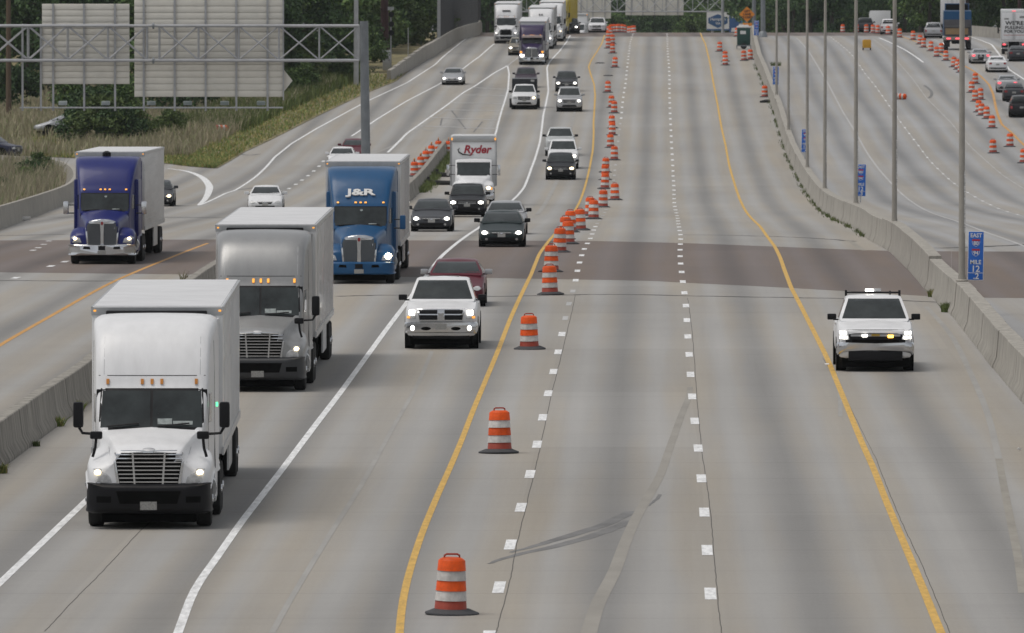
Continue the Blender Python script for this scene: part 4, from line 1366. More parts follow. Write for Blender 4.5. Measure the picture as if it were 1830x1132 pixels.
# ================================================================== the traffic
HAZE = 0.00004
GREY = paint('silver_grey', (0.30, 0.305, 0.31), .36, .35)
NAVY = paint('deep_blue', (0.007, 0.014, 0.135), .25)
BLUE = paint('mid_blue', (0.010, 0.075, 0.190), .28)
SILVER = paint('silver', (0.44, 0.45, 0.47), .33, .45)
DGREY = paint('charcoal', (0.055, 0.058, 0.066), .3, .3)
BLACKP = paint('black', (0.012, 0.013, 0.016), .25)
MAROON = paint('maroon', (0.105, 0.012, 0.024), .28, .15)
DGREEN = paint('dark_green', (0.022, 0.034, 0.036), .28, .2)
PURPLE = paint('purple', (0.035, 0.022, 0.075), .3)
BEIGE = paint('beige_grey', (0.30, 0.27, 0.22), .35, .3)
REDP = paint('red', (0.20, 0.014, 0.02), .3)
YELLOWP = paint('yellow', (0.62, 0.48, 0.02), .35)
TRW = mat('trailer_white_panel', (0.70, 0.71, 0.72), .28, coat=.4, var=.07, vscale=.6)
TRG = mat('trailer_grey_panel', (0.58, 0.58, 0.585), .26, .15, coat=.3, var=.10, vscale=.5, stretch=(1, 1, .3))
TRA = mat('trailer_bare_aluminium', (0.60, 0.60, 0.60), .42, .5, var=.14, vscale=.6, stretch=(.4, .4, 5))
REDTXT = mat('red_lettering', (0.33, 0.012, 0.03), .45)
BLKTXT = mat('black_lettering', (0.02, 0.02, 0.02), .5)
WHTTXT = mat('white_lettering', (0.7, 0.7, 0.7), .5)
FRONT = (R(90), 0, 0)

# white tractor nearest the camera
r_ = thing('semi_truck', 'white semi truck with black bumper and bar grille, nearest to the camera', 'truck', group='semi trucks')
tractor_aero(r_, WHITE, lit=LAMPWARM, marks=AMBEROFF, green=True)
t_ = trailer(r_, 5.95, 16.15, TRW, skirtm=TRW)
MB().box(1.302, 1.306, 8.0, 8.3, 1.75, 1.85).build('side_decal', REDTXT, t_)
place(r_, 269, 940, 1.25, -.009)
# grey tractor behind it
r_ = thing('semi_truck', 'silver grey semi truck with bar grille behind the white one', 'truck', group='semi trucks')
tractor_aero(r_, GREY, lit=LAMPWARM, marks=AMBER, bumperm=mat('bumper_dark_grey', (.03, .032, .036), .45))
trailer(r_, 5.95, 16.15, TRG, skirtm=mat('skirt_pale', (.55, .56, .57), .4))
place(r_, 463.5, 697, 1.25, .009)
# blue tractor with lettering
r_ = thing('semi_truck', 'mid blue semi truck with J&R lettering and one bright headlight', 'truck', group='semi trucks')
C_, H_ = tractor_long(r_, BLUE, lit=(LAMPGLASS, LAMPSTAR), bumperm=BLUE, mirrorm=BLUE)
trailer(r_, 6.05, 16.15, TRG)
o = text('lettering', 'J&R', .36, WHTTXT, r_, (0, C_.hit(0, 3.06, 'front')[0].y - .02, 3.06), (R(50), 0, 0), bold=.012, sx=1.75, ext=.03)
place(r_, 643, 506, 1.25, .008)
# dark blue tractor on the ramp
r_ = thing('semi_truck', 'dark royal blue semi truck with chrome bumper on the ramp at left', 'truck', group='semi trucks')
tractor_long(r_, NAVY, lit=(LAMPWARM, LAMPWARM))
t_ = trailer(r_, 6.05, 16.15, TRA, ribs=False, skirtm=ALU)
for i in range(14):
    MB().box(1.299, 1.307, 6.15, 22.1, 1.35 + i * .185, 1.365 + i * .185).build('wall_rib', TRA, t_, False)
for sg in (-1, 1):
    for i in range(6):
        MB().box(sg * 1.27 - .02, sg * 1.27 + .02, .95 + i * .1, 1.0 + i * .1, .36 + .30 * math.sin(i * .6), .42 + .30 * math.sin(i * .6)).build('lug_nut_cover', CHROME, r_)
MB().lathe([(.16, 0), (.16, .14), (.06, .2)], 12).build('roof_antenna', BLACK, r_).location = (-.05, 4.6, 3.93)
place(r_, 185, 471.5, 1.25, .0075)


def medium_truck(name, label, lm=LAMPWARM, boxm=None, L=7.4):
    root = thing(name, label, 'truck')

    def half(w, z0, z1, r=.16):
        return [(0, z0), (w - .05, z0), (w, z0 + .1), (w, (z0 + z1) / 2), (w - .02, z1 - r), (w - .06, z1 - .05), (w - r - .1, z1), (0, z1 + .03)]
    v, f = loft([(1.25, half(.90, .8, 1.58, .1)), (1.45, half(1.0, .75, 1.82, .1)), (1.85, half(1.02, .75, 2.42, .14)), (2.05, half(1.03, .75, 2.55, .16)), (3.2, half(1.04, .75, 2.6, .16)), (3.35, half(1.02, .78, 2.55, .16))], 2, 2)
    MB().add(v, f).build('cab', WHITE, root, True, 40)
    C = Skin(v, f)

    def hh(w, z0, zs, zt, tw):
        return [(0, z0), (w - .06, z0), (w, z0 + .14), (w, zs - .12), (w - .08, zs), (w - .22, zs + .04), (tw + .05, zs + (zt - zs) * .5), (tw - .06, zt), (0, zt + .04)]
    v2, f2 = loft([(.1, hh(.92, .75, 1.12, 1.28, .5)), (.22, hh(1.06, .72, 1.2, 1.38, .55)), (.6, hh(1.12, .8, 1.3, 1.48, .62)), (1.1, hh(1.12, .85, 1.36, 1.58, .74)), (1.5, hh(1.05, .85, 1.4, 1.66, .86))], 2, 2)
    MB().add(v2, f2).build('hood', WHITE, root, True, 40)
    Hd = Skin(v2, f2)
    v3, f3 = loft([(-.02, [(0, .42), (.8, .42), (.86, .5), (.86, .66), (.8, .74), (0, .74)]), (.12, [(0, .38), (1.05, .38), (1.12, .46), (1.12, .7), (1.05, .78), (0, .78)]), (.5, [(0, .4), (1.1, .4), (1.16, .48), (1.16, .7), (1.1, .76), (0, .76)])], 2, 1)
    MB().add(v3, f3).build('bumper', CHROME, root, True, 40)
    gr = Hd.panel('grille', [(-.5, .84), (.5, .84), (.56, 1.24), (-.56, 1.24)], BLACK, root, 'front', .02, .04, 6, 2)
    for i in range(6):
        z = .88 + i * .066
        Hd.panel('grille_bar', quad(-.5, .5, z - .015, z + .015), CHROME, gr, 'front', .04, .03, 6, 1)
    for sg in (-1, 1):
        Hd.panel('headlight_housing', [(sg * .64, .9), (sg * 1.0, .9), (sg * 1.02, 1.16), (sg * .7, 1.16)][::sg], LAMPGLASS, root, 'front', .02, .04, 3, 2)
        Hd.panel('headlight', circ(sg * .84, 1.03, .12, .085), lm, root, 'front', .034, .04)
        Hd.panel('turn_signal', quad(*sorted((sg * .97, sg * 1.06)), .94, 1.06), AMBER, root, 'front', .03, .04, 1, 1)
        m = MB().box(-.08, .08, -.08, .08, -.3, .3, .03).build('side_mirror', CHROME, root)
        m.location = (sg * 1.42, 1.9, 2.0)
        for z in (-.24, .26):
            MB().tube([(0, 0, z), (-sg * .4, .1, z)], .02, 6).build('mirror_arm', BLACK, m)
        for y in (1.15, L - 1.6):
            wheel(root, sg * 1.02, y, .48, .28, _hub)
    C.panel('windshield_frame', [(-.94, 1.70), (.94, 1.70), (.93, 2.44), (-.93, 2.44)], BLACK, root, 'front', .006, .02, 8, 5)
    C.panel('windshield', [(-.91, 1.74), (.91, 1.74), (.90, 2.41), (-.90, 2.41)], GLASS, root, 'front', .014, .02, 8, 5)
    MB().box(-.5, .5, .8, L, .5, .95).build('frame_rails', UNDER, root)
    MB().box(-.9, .9, .4, 2.0, .35, .8).build('engine_bay', UNDER, root)
    b = MB().box(-1.29, 1.29, 3.5, L + 1, 1.05, 3.95, .16).build('cargo_box', boxm or TRW, root)
    for sg in (-1, 1):
        MB().box(sg * 1.29 - .03, sg * 1.29 + .012, 3.47, 3.62, 1.1, 3.8).build('corner_post', ALU, b)
        MB().box(sg * 1.2 - .05, sg * 1.2 + .05, 3.47, 3.5, 3.66, 3.78).build('marker_light', AMBER, b)
    MB().box(-1.18, 1.18, 3.46, 3.52, 3.55, 3.86, .05).build('front_radius', ALU, b)
    return root, b


r_, b_ = medium_truck('box_truck', 'white box truck with red Ryder lettering above the cab')
text('lettering', 'Ryder', .62, REDTXT, b_, (.18, 3.485, 3.12), FRONT, shear=.25, bold=.018, sx=1.0, ext=.008)
sw = [(-.92 + .02, 3.22), (-1.0, 3.12), (-.95, 2.98), (-.72, 2.86), (-.40, 2.82), (-.12, 2.84)]
MB().tube([(x + .12, 3.488, z) for x, z in sw], [.012, .03, .045, .045, .03, .008], 6).build('logo_swoosh', BLKTXT, b_)
place(r_, 846, 369, 1.15, .002)

# purple tractor and the trucks behind it
r_ = thing('semi_truck', 'purple semi truck with chrome grille and pale sun visor, far up the hill', 'truck', group='semi trucks')
tractor_long(r_, PURPLE, lit=(LAMPON, LAMPON), visor=mat('visor_pale', (.6, .5, .48), .4, var=.4, vscale=9), squarehood=True, tall=.93, bar_v=False)
trailer(r_, 6.05, 16.15, TRW, top=3.95)
for sg in (-1, 1):
    MB().box(sg * 1.0 - .1, sg * 1.0 + .1, .4, .5, 1.12, 1.3, .02).build('turn_signal', AMBER, r_)
    MB().box(sg * .9 - .2, sg * .9 + .2, .24, .3, .82, .98, .02).build('headlight', LAMPON, r_)
MB().box(-.4, .4, 3.2, 3.3, 3.3, 3.5).build('roof_lettering', mat('pale_lettering', (.4, .4, .5), .5), r_)
place(r_, 950.5, 116, 1.25, P_E.T(868, 25))
r_ = thing('semi_truck', 'white semi truck with small dark grille beside the parapet on the hill', 'truck', group='semi trucks')
tractor_aero(r_, WHITE, lit=LAMPON, split=False, papers=False, bumperm=SILVER)
trailer(r_, 5.95, 16.15, TRW)
MB().box(-.5, .5, .06, .12, .92, 1.42, .03).build('dark_grille', UNDER, r_)
MB().box(-.42, .42, 2.58, 2.75, 3.30, 3.42).build('roof_lettering', BLKTXT, r_)
place(r_, 904.5, 78, 1.25, P_E.T(960, 25))
r_ = thing('semi_truck', 'white semi truck half hidden behind the purple one on the hill', 'truck', group='semi trucks')
tractor_aero(r_, WHITE, lit=LAMPON, papers=False, bumperm=SILVER)
trailer(r_, 5.95, 16.15, TRG)
for x in (-.12, .12):
    MB().box(x - .06, x + .06, 2.62, 2.8, 3.35, 3.5).build('roof_lettering', BLKTXT, r_)
place(r_, 966, 88, 1.25, P_E.T(930, 25))
r_ = thing('semi_truck', 'white semi truck with amber lamp, third in the queue on the hill', 'truck', group='semi trucks')
tractor_aero(r_, WHITE, lit=LAMPWARM, papers=False, bumperm=SILVER)
trailer(r_, 5.95, 16.15, TRW)
place(r_, 985, 74.5, 1.25, P_E.T(960, 25))
r_ = thing('semi_truck', 'yellow semi truck with warm headlights at the crest of the hill', 'truck', group='semi trucks')
tractor_aero(r_, YELLOWP, lit=LAMPWARM, papers=False, bumperm=BLACK)
trailer(r_, 5.95, 16.15, YELLOWP)
place(r_, 993.5, 62, 1.25, .06, Y=1018)
r_, b_ = medium_truck('box_truck', 'plain white box truck just beyond the crest of the road', LAMPON)
place(r_, 1031, 60, 1.15, .05, Y=1185)

# cars towards the camera
def put(res, px, py, tang, Y=None):
    place(res[0], px, py, res[3]['fa'], tang, Y=Y)
    return res


# white pickup with chrome nose
q = put(car('pickup_truck', 'white pickup with chrome crossbar grille and fog lamps lit', 'pickup', 'pickup', WHITE, front='none', mirror=BLACK), 789.5, 622, P_E.T(263, 20))
r_, S_, A_, d_ = q
S_.panel('grille_surround', [(-.60, .80), (.60, .80), (.68, 1.14), (-.68, 1.14)], CHROME, r_, 'front', .03, .06, 8, 3)
for sg in (-1, 1):
    for z0, z1 in ((.83, .965), (1.0, 1.11)):
        S_.panel('grille', [(sg * .10, z0), (sg * .60, z0), (sg * .62, z1), (sg * .10, z1)][::sg], BLACK, r_, 'front', .036, .03, 4, 2)
    S_.panel('headlight_housing', [(sg * .70, .86), (sg * .96, .86), (sg * .97, 1.12), (sg * .74, 1.12)][::sg], LAMPGLASS, r_, 'front', .02, .05, 3, 2)
    S_.panel('headlight', quad(*sorted((sg * .74, sg * .90)), .96, 1.10), LAMPON, r_, 'front', .036, .05, 2, 2)
    S_.panel('turn_signal', quad(*sorted((sg * .88, sg * .96)), .87, .93), AMBER, r_, 'front', .036, .05, 1, 1)
S_.panel('emblem', circ(0, 1.0, .09, .10), CHROME, r_, 'front', .045, .03)
bv, bf = loft([(-.06, [(0, .50), (.70, .50), (.78, .56), (.78, .72), (.70, .76), (0, .76)]), (.0, [(0, .46), (.92, .46), (.98, .54), (.98, .72), (.92, .77), (0, .77)]), (.3, [(0, .44), (1.0, .44), (1.035, .54), (1.035, .72), (1.0, .77), (0, .77)])], 2, 1)
bo = MB().add(bv, bf).build('bumper', CHROME, r_, True, 40)
BS = Skin(bv, bf)
for sg in (-1, 1):
    BS.panel('fog_lamp', circ(sg * .80, .60, .06, .075), LAMPON, bo, 'front', .02, .03)
    BS.panel('tow_hook_slot', circ(sg * .42, .585, .14, .05), UNDER, bo, 'front', .01, .03)
BS.panel('licence_plate', quad(-.16, .16, .56, .72), PLATE, bo, 'front', .02, .04, 2, 1)
MB().box(-.8, .8, .1, .5, .30, .46).build('lower_valance', BLACK, r_)
MB().box(-.45, .45, 2.7, 3.1, 1.945, 1.962).build('sunroof', GLASS, r_)

put(car('sedan_car', 'maroon sedan close behind the white pickup', 'car', 'sedan', MAROON, (0, 0), plate=True, mirror=SILVER), 815, 547, P_E.T(293, 20))
# white work truck with warning lights
q = put(car('pickup_truck', 'white work pickup with roof light bar and amber grille flasher at right', 'pickup', 'pickup', WHITE, front='none', mirror=BLACK), 1563, 662, P_YELR.T(246, 20))
r_, S_, A_, d_ = q
S_.panel('grille_surround', quad(-.96, .96, .74, 1.125), BLACK, r_, 'front', .012, .05, 10, 3)
S_.panel('grille_bar', quad(-.66, .66, .945, 1.0), GALV, r_, 'front', .03, .05, 8, 1)
S_.panel('lower_grille', quad(-.62, .62, .72, .86), UNDER, r_, 'front', .03, .05, 8, 1)
for sg in (-1, 1):
    S_.panel('headlight_housing', [(sg * .70, .86), (sg * .97, .86), (sg * .98, 1.10), (sg * .74, 1.10)][::sg], LAMPGLASS, r_, 'front', .03, .05, 3, 2)
    S_.panel('headlight', quad(*sorted((sg * .78, sg * .95)), 1.0, 1.08), LAMPON, r_, 'front', .05, .05, 2, 1)
    S_.panel('headlight', quad(*sorted((sg * .75, sg * .95)), .88, .95), LAMPON, r_, 'front', .05, .05, 2, 1)
S_.panel('flasher', quad(-.36, -.22, .93, 1.0), LAMPON, r_, 'front', .06, .04, 2, 1)
S_.panel('flasher', quad(.33, .47, .91, .98), mat('amber_flash', (.9, .5, .1), .3, var=0, emit=(1, .5, .06), estr=7), r_, 'front', .06, .04, 2, 1)
S_.panel('emblem', quad(-.11, .11, .955, 1.005), mat('gold_emblem', (.5, .33, .06), .3, .6), r_, 'front', .05, .03, 2, 1)
bv, bf = loft([(-.05, [(0, .58), (.70, .58), (.78, .62), (.78, .74), (.70, .78), (0, .76)]), (.02, [(0, .56), (.90, .52), (.97, .56), (.97, .74), (.92, .79), (0, .77)]), (.3, [(0, .52), (1.0, .44), (1.035, .5), (1.035, .74), (1.0, .79), (0, .77)])], 2, 1)
bo = MB().add(bv, bf).build('bumper', CHROME, r_, True, 40)
MB().box(-.72, .72, -.02, .5, .30, .56, .03).build('lower_valance', BLACK, r_)
rk = MB().box(-.74, .74, 3.2, 3.26, 1.975, 2.02, .01).build('roof_rack', BLACK, r_)
for sg in (-1, 1):
    MB().box(sg * .72 - .03, sg * .72 + .03, 3.18, 3.30, 1.90, 2.06, .01).build('rack_post', BLACK, rk)
lb = MB().box(-.22, .22, 3.08, 3.26, 2.025, 2.105, .02).build('light_bar', LAMPGLASS, r_)
MB().box(-.20, .02, 3.065, 3.08, 2.035, 2.095).build('flasher', LAMPON, lb)
MB().tube([(.46, 2.9, 1.93), (.46, 2.95, 2.05)], .02, 6).build('antenna', BLACK, r_)

put(car('sedan_car', 'dark green sedan crossing onto the brown asphalt band', 'car', 'sedan', DGREEN, (1, 1), lamp=LAMPON, mirror=BLACK, seed=2), 897, 441.5, P_E.T(376, 25))
put(car('sedan_car', 'silver grey sedan just behind the dark green one', 'car', 'sedan', SILVER, (0, 1), lamp=LAMPON, mirror=BLACK, seed=1), 903, 419, P_E.T(404, 25))
put(car('sedan_car', 'charcoal sedan with bright headlights beside the blue truck trailer', 'car', 'sedan', DGREY, (1, 1)), 772, 414, P_E.T(412, 25))
put(car('sport_utility_car', 'black crossover ahead of the box truck with Ryder lettering', 'car', 'suv', BLACKP, (1, 1), mirror=BLACK), 835, 388, P_E.T(470, 25))
put(car('sedan_car', 'white sedan on the ramp above the grey trailer roof', 'car', 'sedan', WHITE, (0, 0), mirror=WHITE, seed=2), 474.5, 381, P_RDOT.T(490, 20))
put(car('sedan_car', 'white sedan partly hidden behind the blue truck trailer roof', 'car', 'sedan', WHITE, (0, 0), mirror=WHITE), 611, 303, P_RDOT.T(612, 20))
put(car('sedan_car', 'red sedan on the ramp half hidden by the sign column', 'car', 'sedan', MAROON, (0, 0), mirror=MAROON), 633, 287, P_RLANE.T(640, 20))
put(car('sedan_car', 'silver sedan with headlights on, high on the ramp', 'car', 'sedan', SILVER, (1, 1), seed=2), 809, 152, P_RLANE.T(803, 25))
put(car('sedan_car', 'dark sedan emerging behind the dark blue truck trailer', 'car', 'sedan', DGREY, (1, 1), lamp=LAMPWARM), 281, 369, .0)
# white dually with black box bed
q = put(car('pickup_truck', 'white pickup with one headlight and a tall black box bed', 'pickup', 'pickup', WHITE, (0, 1), mirror=BLACK, lamp=LAMPWARM), 937, 195.5, P_E.T(741, 25))
MB().box(-1.02, 1.02, 3.85, 6.6, .95, 2.35, .03).build('box_bed', BLACKP, q[0])
MB().box(.5, .78, 3.83, 3.85, 2.12, 2.28).build('bed_decal', PLATE, q[0])
for sg in (-1, 1):
    MB().box(sg * 1.12 - .1, sg * 1.12 + .1, 4.2, 5.2, .75, 1.05, .05).build('rear_fender', WHITE, q[0])
    wheel(q[0], sg * 1.12, 4.7, .40, .22)
put(car('sport_utility_car', 'dark plum crossover behind the pickup with the black bed', 'car', 'suv', paint('plum', (.045, .030, .045), .3), (0, 0)), 940, 157, P_E.T(797, 25))
put(car('sport_utility_car', 'large silver utility vehicle with bright headlights in the right lane uphill', 'car', 'big', SILVER, (1, 1), seed=1), 1017.5, 199.6, P_YELL.T(737, 35))
put(car('sport_utility_car', 'dark crossover with bright headlights behind the large silver one', 'car', 'suv', DGREY, (1, 1)), 1012.5, 164, P_YELL.T(787, 35))
put(car('sport_utility_car', 'black crossover leading three vehicles in the right lane uphill', 'car', 'suv', BLACKP, (1, 1), lamp=LAMPWARM), 1002, 321.5, P_E.T(590, 25))
put(car('sport_utility_car', 'white utility vehicle between two others in the right lane uphill', 'car', 'big', WHITE, (0, 1)), 1006, 302, P_E.T(616, 25))
put(car('pickup_truck', 'pale silver pickup last of three in the right lane uphill', 'pickup', 'pickup', paint('pale_silver', (.52, .54, .55), .33, .2), (0, 0), mirror=BLACK), 1001, 279, P_E.T(645, 25))
put(car('sport_utility_car', 'beige utility vehicle with bright headlight left of the purple truck', 'car', 'suv', BEIGE, (1, 1)), 926, 99.3, P_E.T(895, 25))
put(car('sport_utility_car', 'dark vehicle with one bright headlight cresting beside the yellow truck', 'car', 'suv', DGREY, (0, 1)), 1019, 60, .05, Y=1026)
put(car('sport_utility_car', 'white van-like car with pale windows behind the drums at the crest', 'car', 'big', WHITE, (0, 0)), 1067, 60, .05, Y=1078)
# cars on the loop at the far left
q = car('sedan_car', 'dark blue car turning on the loop road at the left edge', 'car', 'suv', paint('midnight_blue', (.012, .015, .04), .3), (0, 0))
q[0].location = G(33, 284)
q[0].rotation_euler[2] = R(70)
q = car('sedan_car', 'pale silver car half hidden by tall dry grass at left', 'car', 'sedan', SILVER, (0, 0))
q[0].location = G(62, 246)
q[0].location.z += .25
q[0].rotation_euler[2] = R(-80)

# cars going away on the right
def away(res, px, py, tang):
    place(res[0], px, py, res[3]['L'] - res[3]['ra'], tang, True, res[3]['L'])
    return res


q = away(car('coupe_car', 'silver coupe with black tail stripe driving away at upper right', 'car', 'low', SILVER, tail='lit', lit=(0, 0)), 1752, 114, P_WY.T(860, 40))
r_, S_, A_, d_ = q
A_.panel('racing_stripe', quad(-.27, .27, .45, 1.0), BLACKP, r_, 'rear', .008, .02, 3, 4)
S_.panel('rear_emblem', circ(0, .78, .09, .11), CHROME, r_, 'rear', .03, .03)
away(car('sedan_car', 'white sedan driving away at upper right', 'car', 'sedan', WHITE, lit=(0, 0), mirror=WHITE), 1782, 129.5, P_WY.T(838, 40))
away(car('sedan_car', 'silver sedan with brake lights driving away near the right edge', 'car', 'sedan', SILVER, lit=(0, 0), tail='lit'), 1800, 165.5, P_WY.T(785, 40))
away(car('sedan_car', 'grey sedan driving away behind the silver one at the right edge', 'car', 'sedan', DGREY, lit=(0, 0)), 1812, 181, P_WY.T(763, 40))
away(car('sport_utility_car', 'black utility vehicle driving away, cut by the right edge', 'car', 'suv', BLACKP, lit=(0, 0)), 1825.5, 210, P_WY.T(724, 40))
away(car('sedan_car', 'charcoal sedan following the white delivery truck at the right edge', 'car', 'sedan', DGREY, lit=(0, 0)), 1819, 110, .03)
away(car('sport_utility_car', 'silver crossover driving away left of the blue dump truck', 'car', 'suv', SILVER, lit=(0, 0), mirror=BLACK), 1668, 69, .03)
away(car('sport_utility_car', 'white car among the drums at the far upper right', 'car', 'suv', WHITE, lit=(0, 0)), 1589, 62, .03)
q = car('sport_utility_car', 'dark car behind the drums at the far upper right', 'car', 'suv', DGREY, lit=(0, 0))
place(q[0], 1546, 58, 1, .03, True, 4.7, Y=1050)

# white delivery truck with lettering on its doors
r_ = thing('delivery_truck', 'white delivery truck with large black lettering on its rear doors', 'truck')
L = 9.0
b_ = MB().box(-1.3, 1.3, 3.3, L, 1.25, 4.35, .05).build('cargo_box', TRW, r_)
MB().box(-1.22, 1.22, L, L + .02, 1.4, 4.15, .01).build('rear_door_frame', ALU, b_)
for sg in (-1, 1):
    MB().box(*sorted((sg * .03, sg * 1.18)), L + .015, L + .04, 1.45, 4.1, .008).build('rear_door', WHITE, b_)
    MB().box(sg * .10 - .02, sg * .10 + .02, L + .04, L + .07, 1.5, 4.05).build('lock_rod', ALU, b_)
    MB().box(sg * .95 - .15, sg * .95 + .15, L, L + .04, .92, 1.05).build('tail_light', REDON, r_)
    MB().box(sg * .9 - .3, sg * .9 + .3, L - 1.2, L - 1.16, .25, .9).build('mud_flap', BLACK, r_)
    wheel(r_, sg * 1.05, L - 1.9, .5, .32, _hub)
    wheel(r_, sg * 1.02, 1.3, .5, .28, _hub)
    m = MB().box(-.08, .08, -.1, .1, -.28, .28, .03).build('side_mirror', BLACK, r_)
    m.location = (sg * 1.55, 1.7, 2.2)
    MB().tube([(0, 0, 0), (-sg * .5, 0, 0)], .03, 6).build('mirror_arm', BLACK, m)
for x in (-.12, 0, .12):
    MB().box(x - .04, x + .04, L, L + .04, 4.2, 4.27).build('marker_light', REDON, b_)
RB = (R(90), 0, math.pi)
text('lettering', "WE'RE", .52, BLKTXT, b_, (-.05, L + .06, 3.05), RB, bold=.014, sx=1.2)
text('lettering', "PULLING", .40, BLKTXT, b_, (-.05, L + .06, 2.62), RB, bold=.010, sx=1.15)
text('lettering', "FOR YOU.", .40, BLKTXT, b_, (-.05, L + .06, 2.24), RB, bold=.010, sx=1.1)
MB().box(-1.0, 1.0, L + .045, L + .05, 1.86, 1.92).build('red_caption_strip', mat('faded_red_print', (.5, .25, .24), .5, var=.5, vscale=9), b_)
MB().box(-1.1, -.55, L + .045, L + .05, 3.55, 3.75).build('small_print', mat('grey_print', (.3, .3, .3), .5, var=.6, vscale=12), b_)
MB().box(.5, .95, L + .045, L + .05, 3.4, 3.55).build('small_print', MATS['grey_print'], b_)
MB().box(-1.0, 1.0, .2, 3.0, .6, 2.7, .15).build('cab', WHITE, r_)
MB().box(-.5, .5, .6, L, .5, 1.2).build('frame_rails', UNDER, r_)
MB().box(-1.15, 1.15, L - .1, L, .55, .68).build('rear_bumper', GALV, r_)
place(r_, 1812, 97, 1.9, .055, True, L)

# blue dump truck with mesh tarp
r_ = thing('dump_truck', 'blue dump truck with dark mesh tarp and tan tailgate driving away', 'truck')
L = 8.5
db = MB().prism([(-1.35, 1.35), (1.35, 1.35), (1.30, 3.7), (-1.30, 3.7)], 2.6, L - .25).build('dump_body', BLUE, r_)
MB().box(-1.16, 1.16, 2.3, 2.75, 3.3, 4.35, .04).build('cab_guard', BLUE, db)
MB().box(-1.05, 1.05, 2.78, 2.82, 3.72, 4.28).build('guard_opening', UNDER, db)
MB().add([(-1.15, 3.2, 3.72), (1.15, 3.2, 3.72), (1.22, L + .02, 2.2), (-1.22, L + .02, 2.2), (-1.15, 3.2, 3.6), (1.15, 3.2, 3.6), (1.22, L - .02, 2.1), (-1.22, L - .02, 2.1), (0, L - .6, 3.15), (0, L - .6, 3.0)],
         [(0, 1, 8), (1, 2, 8), (2, 3, 8), (3, 0, 8), (4, 9, 5), (5, 9, 6), (6, 9, 7), (7, 9, 4), (0, 4, 5, 1), (1, 5, 6, 2), (2, 6, 7, 3), (3, 7, 4, 0)]).build('mesh_tarp', mat('dark_tarp', (.05, .05, .055), .8, var=.3), db)
MB().box(-1.28, 1.28, L - .25, L - .1, 1.35, 2.9, .03).build('tailgate', mat('dark_tailgate', (.07, .07, .08), .6, var=.3), db)
MB().box(-1.0, 1.15, L - .1, L - .06, 1.5, 2.25, .02).build('tan_panel', mat('tan_board', (.30, .21, .11), .7, var=.2), db)
MB().box(-1.3, 1.3, L - .3, L - .05, .95, 1.3, .03).build('rear_sill', mat('dusty_steel', (.28, .26, .24), .7, .2, var=.3), r_)
for x in (-.85, 0, .85):
    MB().box(x - .2, x + .2, L - .06, L - .02, 1.04, 1.18, .01).build('tail_light', REDON, r_)
for sg in (-1, 1):
    MB().box(sg * .95 - .22, sg * .95 + .22, L - .5, L - .46, .3, .9).build('mud_flap', BLACK, r_)
    for y in (L - 1.1, L - 2.4, 1.3):
        wheel(r_, sg * 1.08, y, .52, .4, _hub)
MB().box(-.5, .5, .6, L - .3, .6, 1.35).build('frame_rails', UNDER, r_)
MB().box(-1.1, 1.1, .2, 2.3, .7, 2.9, .12).build('cab', BLUE, r_)
r_.scale = (1.05, 1.05, 1.05)
place(r_, 1711, 89.6, 1.1, .035, True, L)

# white semi trailer ahead of the dump truck, seen from behind
r_ = thing('semi_truck', 'white semi trailer driving away ahead of the blue dump truck', 'truck', group='semi trucks')
tractor_aero(r_, WHITE, papers=False)
t_ = trailer(r_, 5.95, 16.15, TRW)
for sg in (-1, 1):
    MB().box(*sorted((sg * .02, sg * 1.2)), 22.10, 22.13, 1.3, 3.95, .01).build('rear_door', TRW, t_)
    for x in (.08, .5):
        MB().box(sg * x - .015, sg * x + .015, 22.13, 22.16, 1.3, 3.95).build('lock_rod', ALU, t_)
place(r_, 1702, 61, 2.0, .06, True, 22.1, Y=1020)
r_ = thing('semi_truck', 'plain white trailer barely showing beyond the crest at upper right', 'truck', group='semi trucks')
tractor_aero(r_, WHITE, papers=False)
trailer(r_, 5.95, 16.15, TRW)
place(r_, 1573, 58, 2.0, .03, True, 22.1, Y=1180)
# ================================================================== traffic drums
ORANGE = mat('drum_orange', (0.82, 0.105, 0.012), .55, var=.24, vscale=7, spec=.25, orand=.25)
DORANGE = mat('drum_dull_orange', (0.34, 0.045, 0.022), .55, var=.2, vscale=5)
DWHITE = mat('drum_white_sheeting', (0.60, 0.58, 0.56), .5, var=.26, vscale=8, spec=.3, orand=.22)
DBASE = mat('drum_rubber_base', (0.05, 0.052, 0.058), .8, var=.2, bump=.3)
_bands = []
zz = .075
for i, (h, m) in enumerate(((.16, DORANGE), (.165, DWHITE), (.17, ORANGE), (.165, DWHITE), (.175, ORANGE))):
    r0, r1 = .275 - .045 * (zz / .9), .275 - .045 * ((zz + h) / .9)
    prof = [(.02, 0), (r0 + .006, 0), (r0, .012), (r1 - .004, h - .012), (r1 - .014, h), (.02, h)]
    o = MB().lathe(prof, 22).build('drum_band_proto', m)
    COL.objects.unlink(o)
    _bands.append((zz, o, 'orange_band' if m is not DWHITE else 'white_band'))
    zz += h
_top = MB().lathe([(.02, .0), (.215, .0), (.20, .02), (.15, .045), (.02, .045)], 20).build('p', ORANGE)
_hand = MB().tube([(-.13, 0, .03), (-.125, 0, .075), (-.09, 0, .095), (.09, 0, .095), (.125, 0, .075), (.13, 0, .03)], .018, 6).build('p', DORANGE)
_base = MB().lathe([(.02, .0), (.445, .0), (.455, .015), (.45, .035), (.36, .07), (.30, .095), (.02, .095)], 24).build('p', DBASE)
for o in (_top, _hand, _base):
    COL.objects.unlink(o)


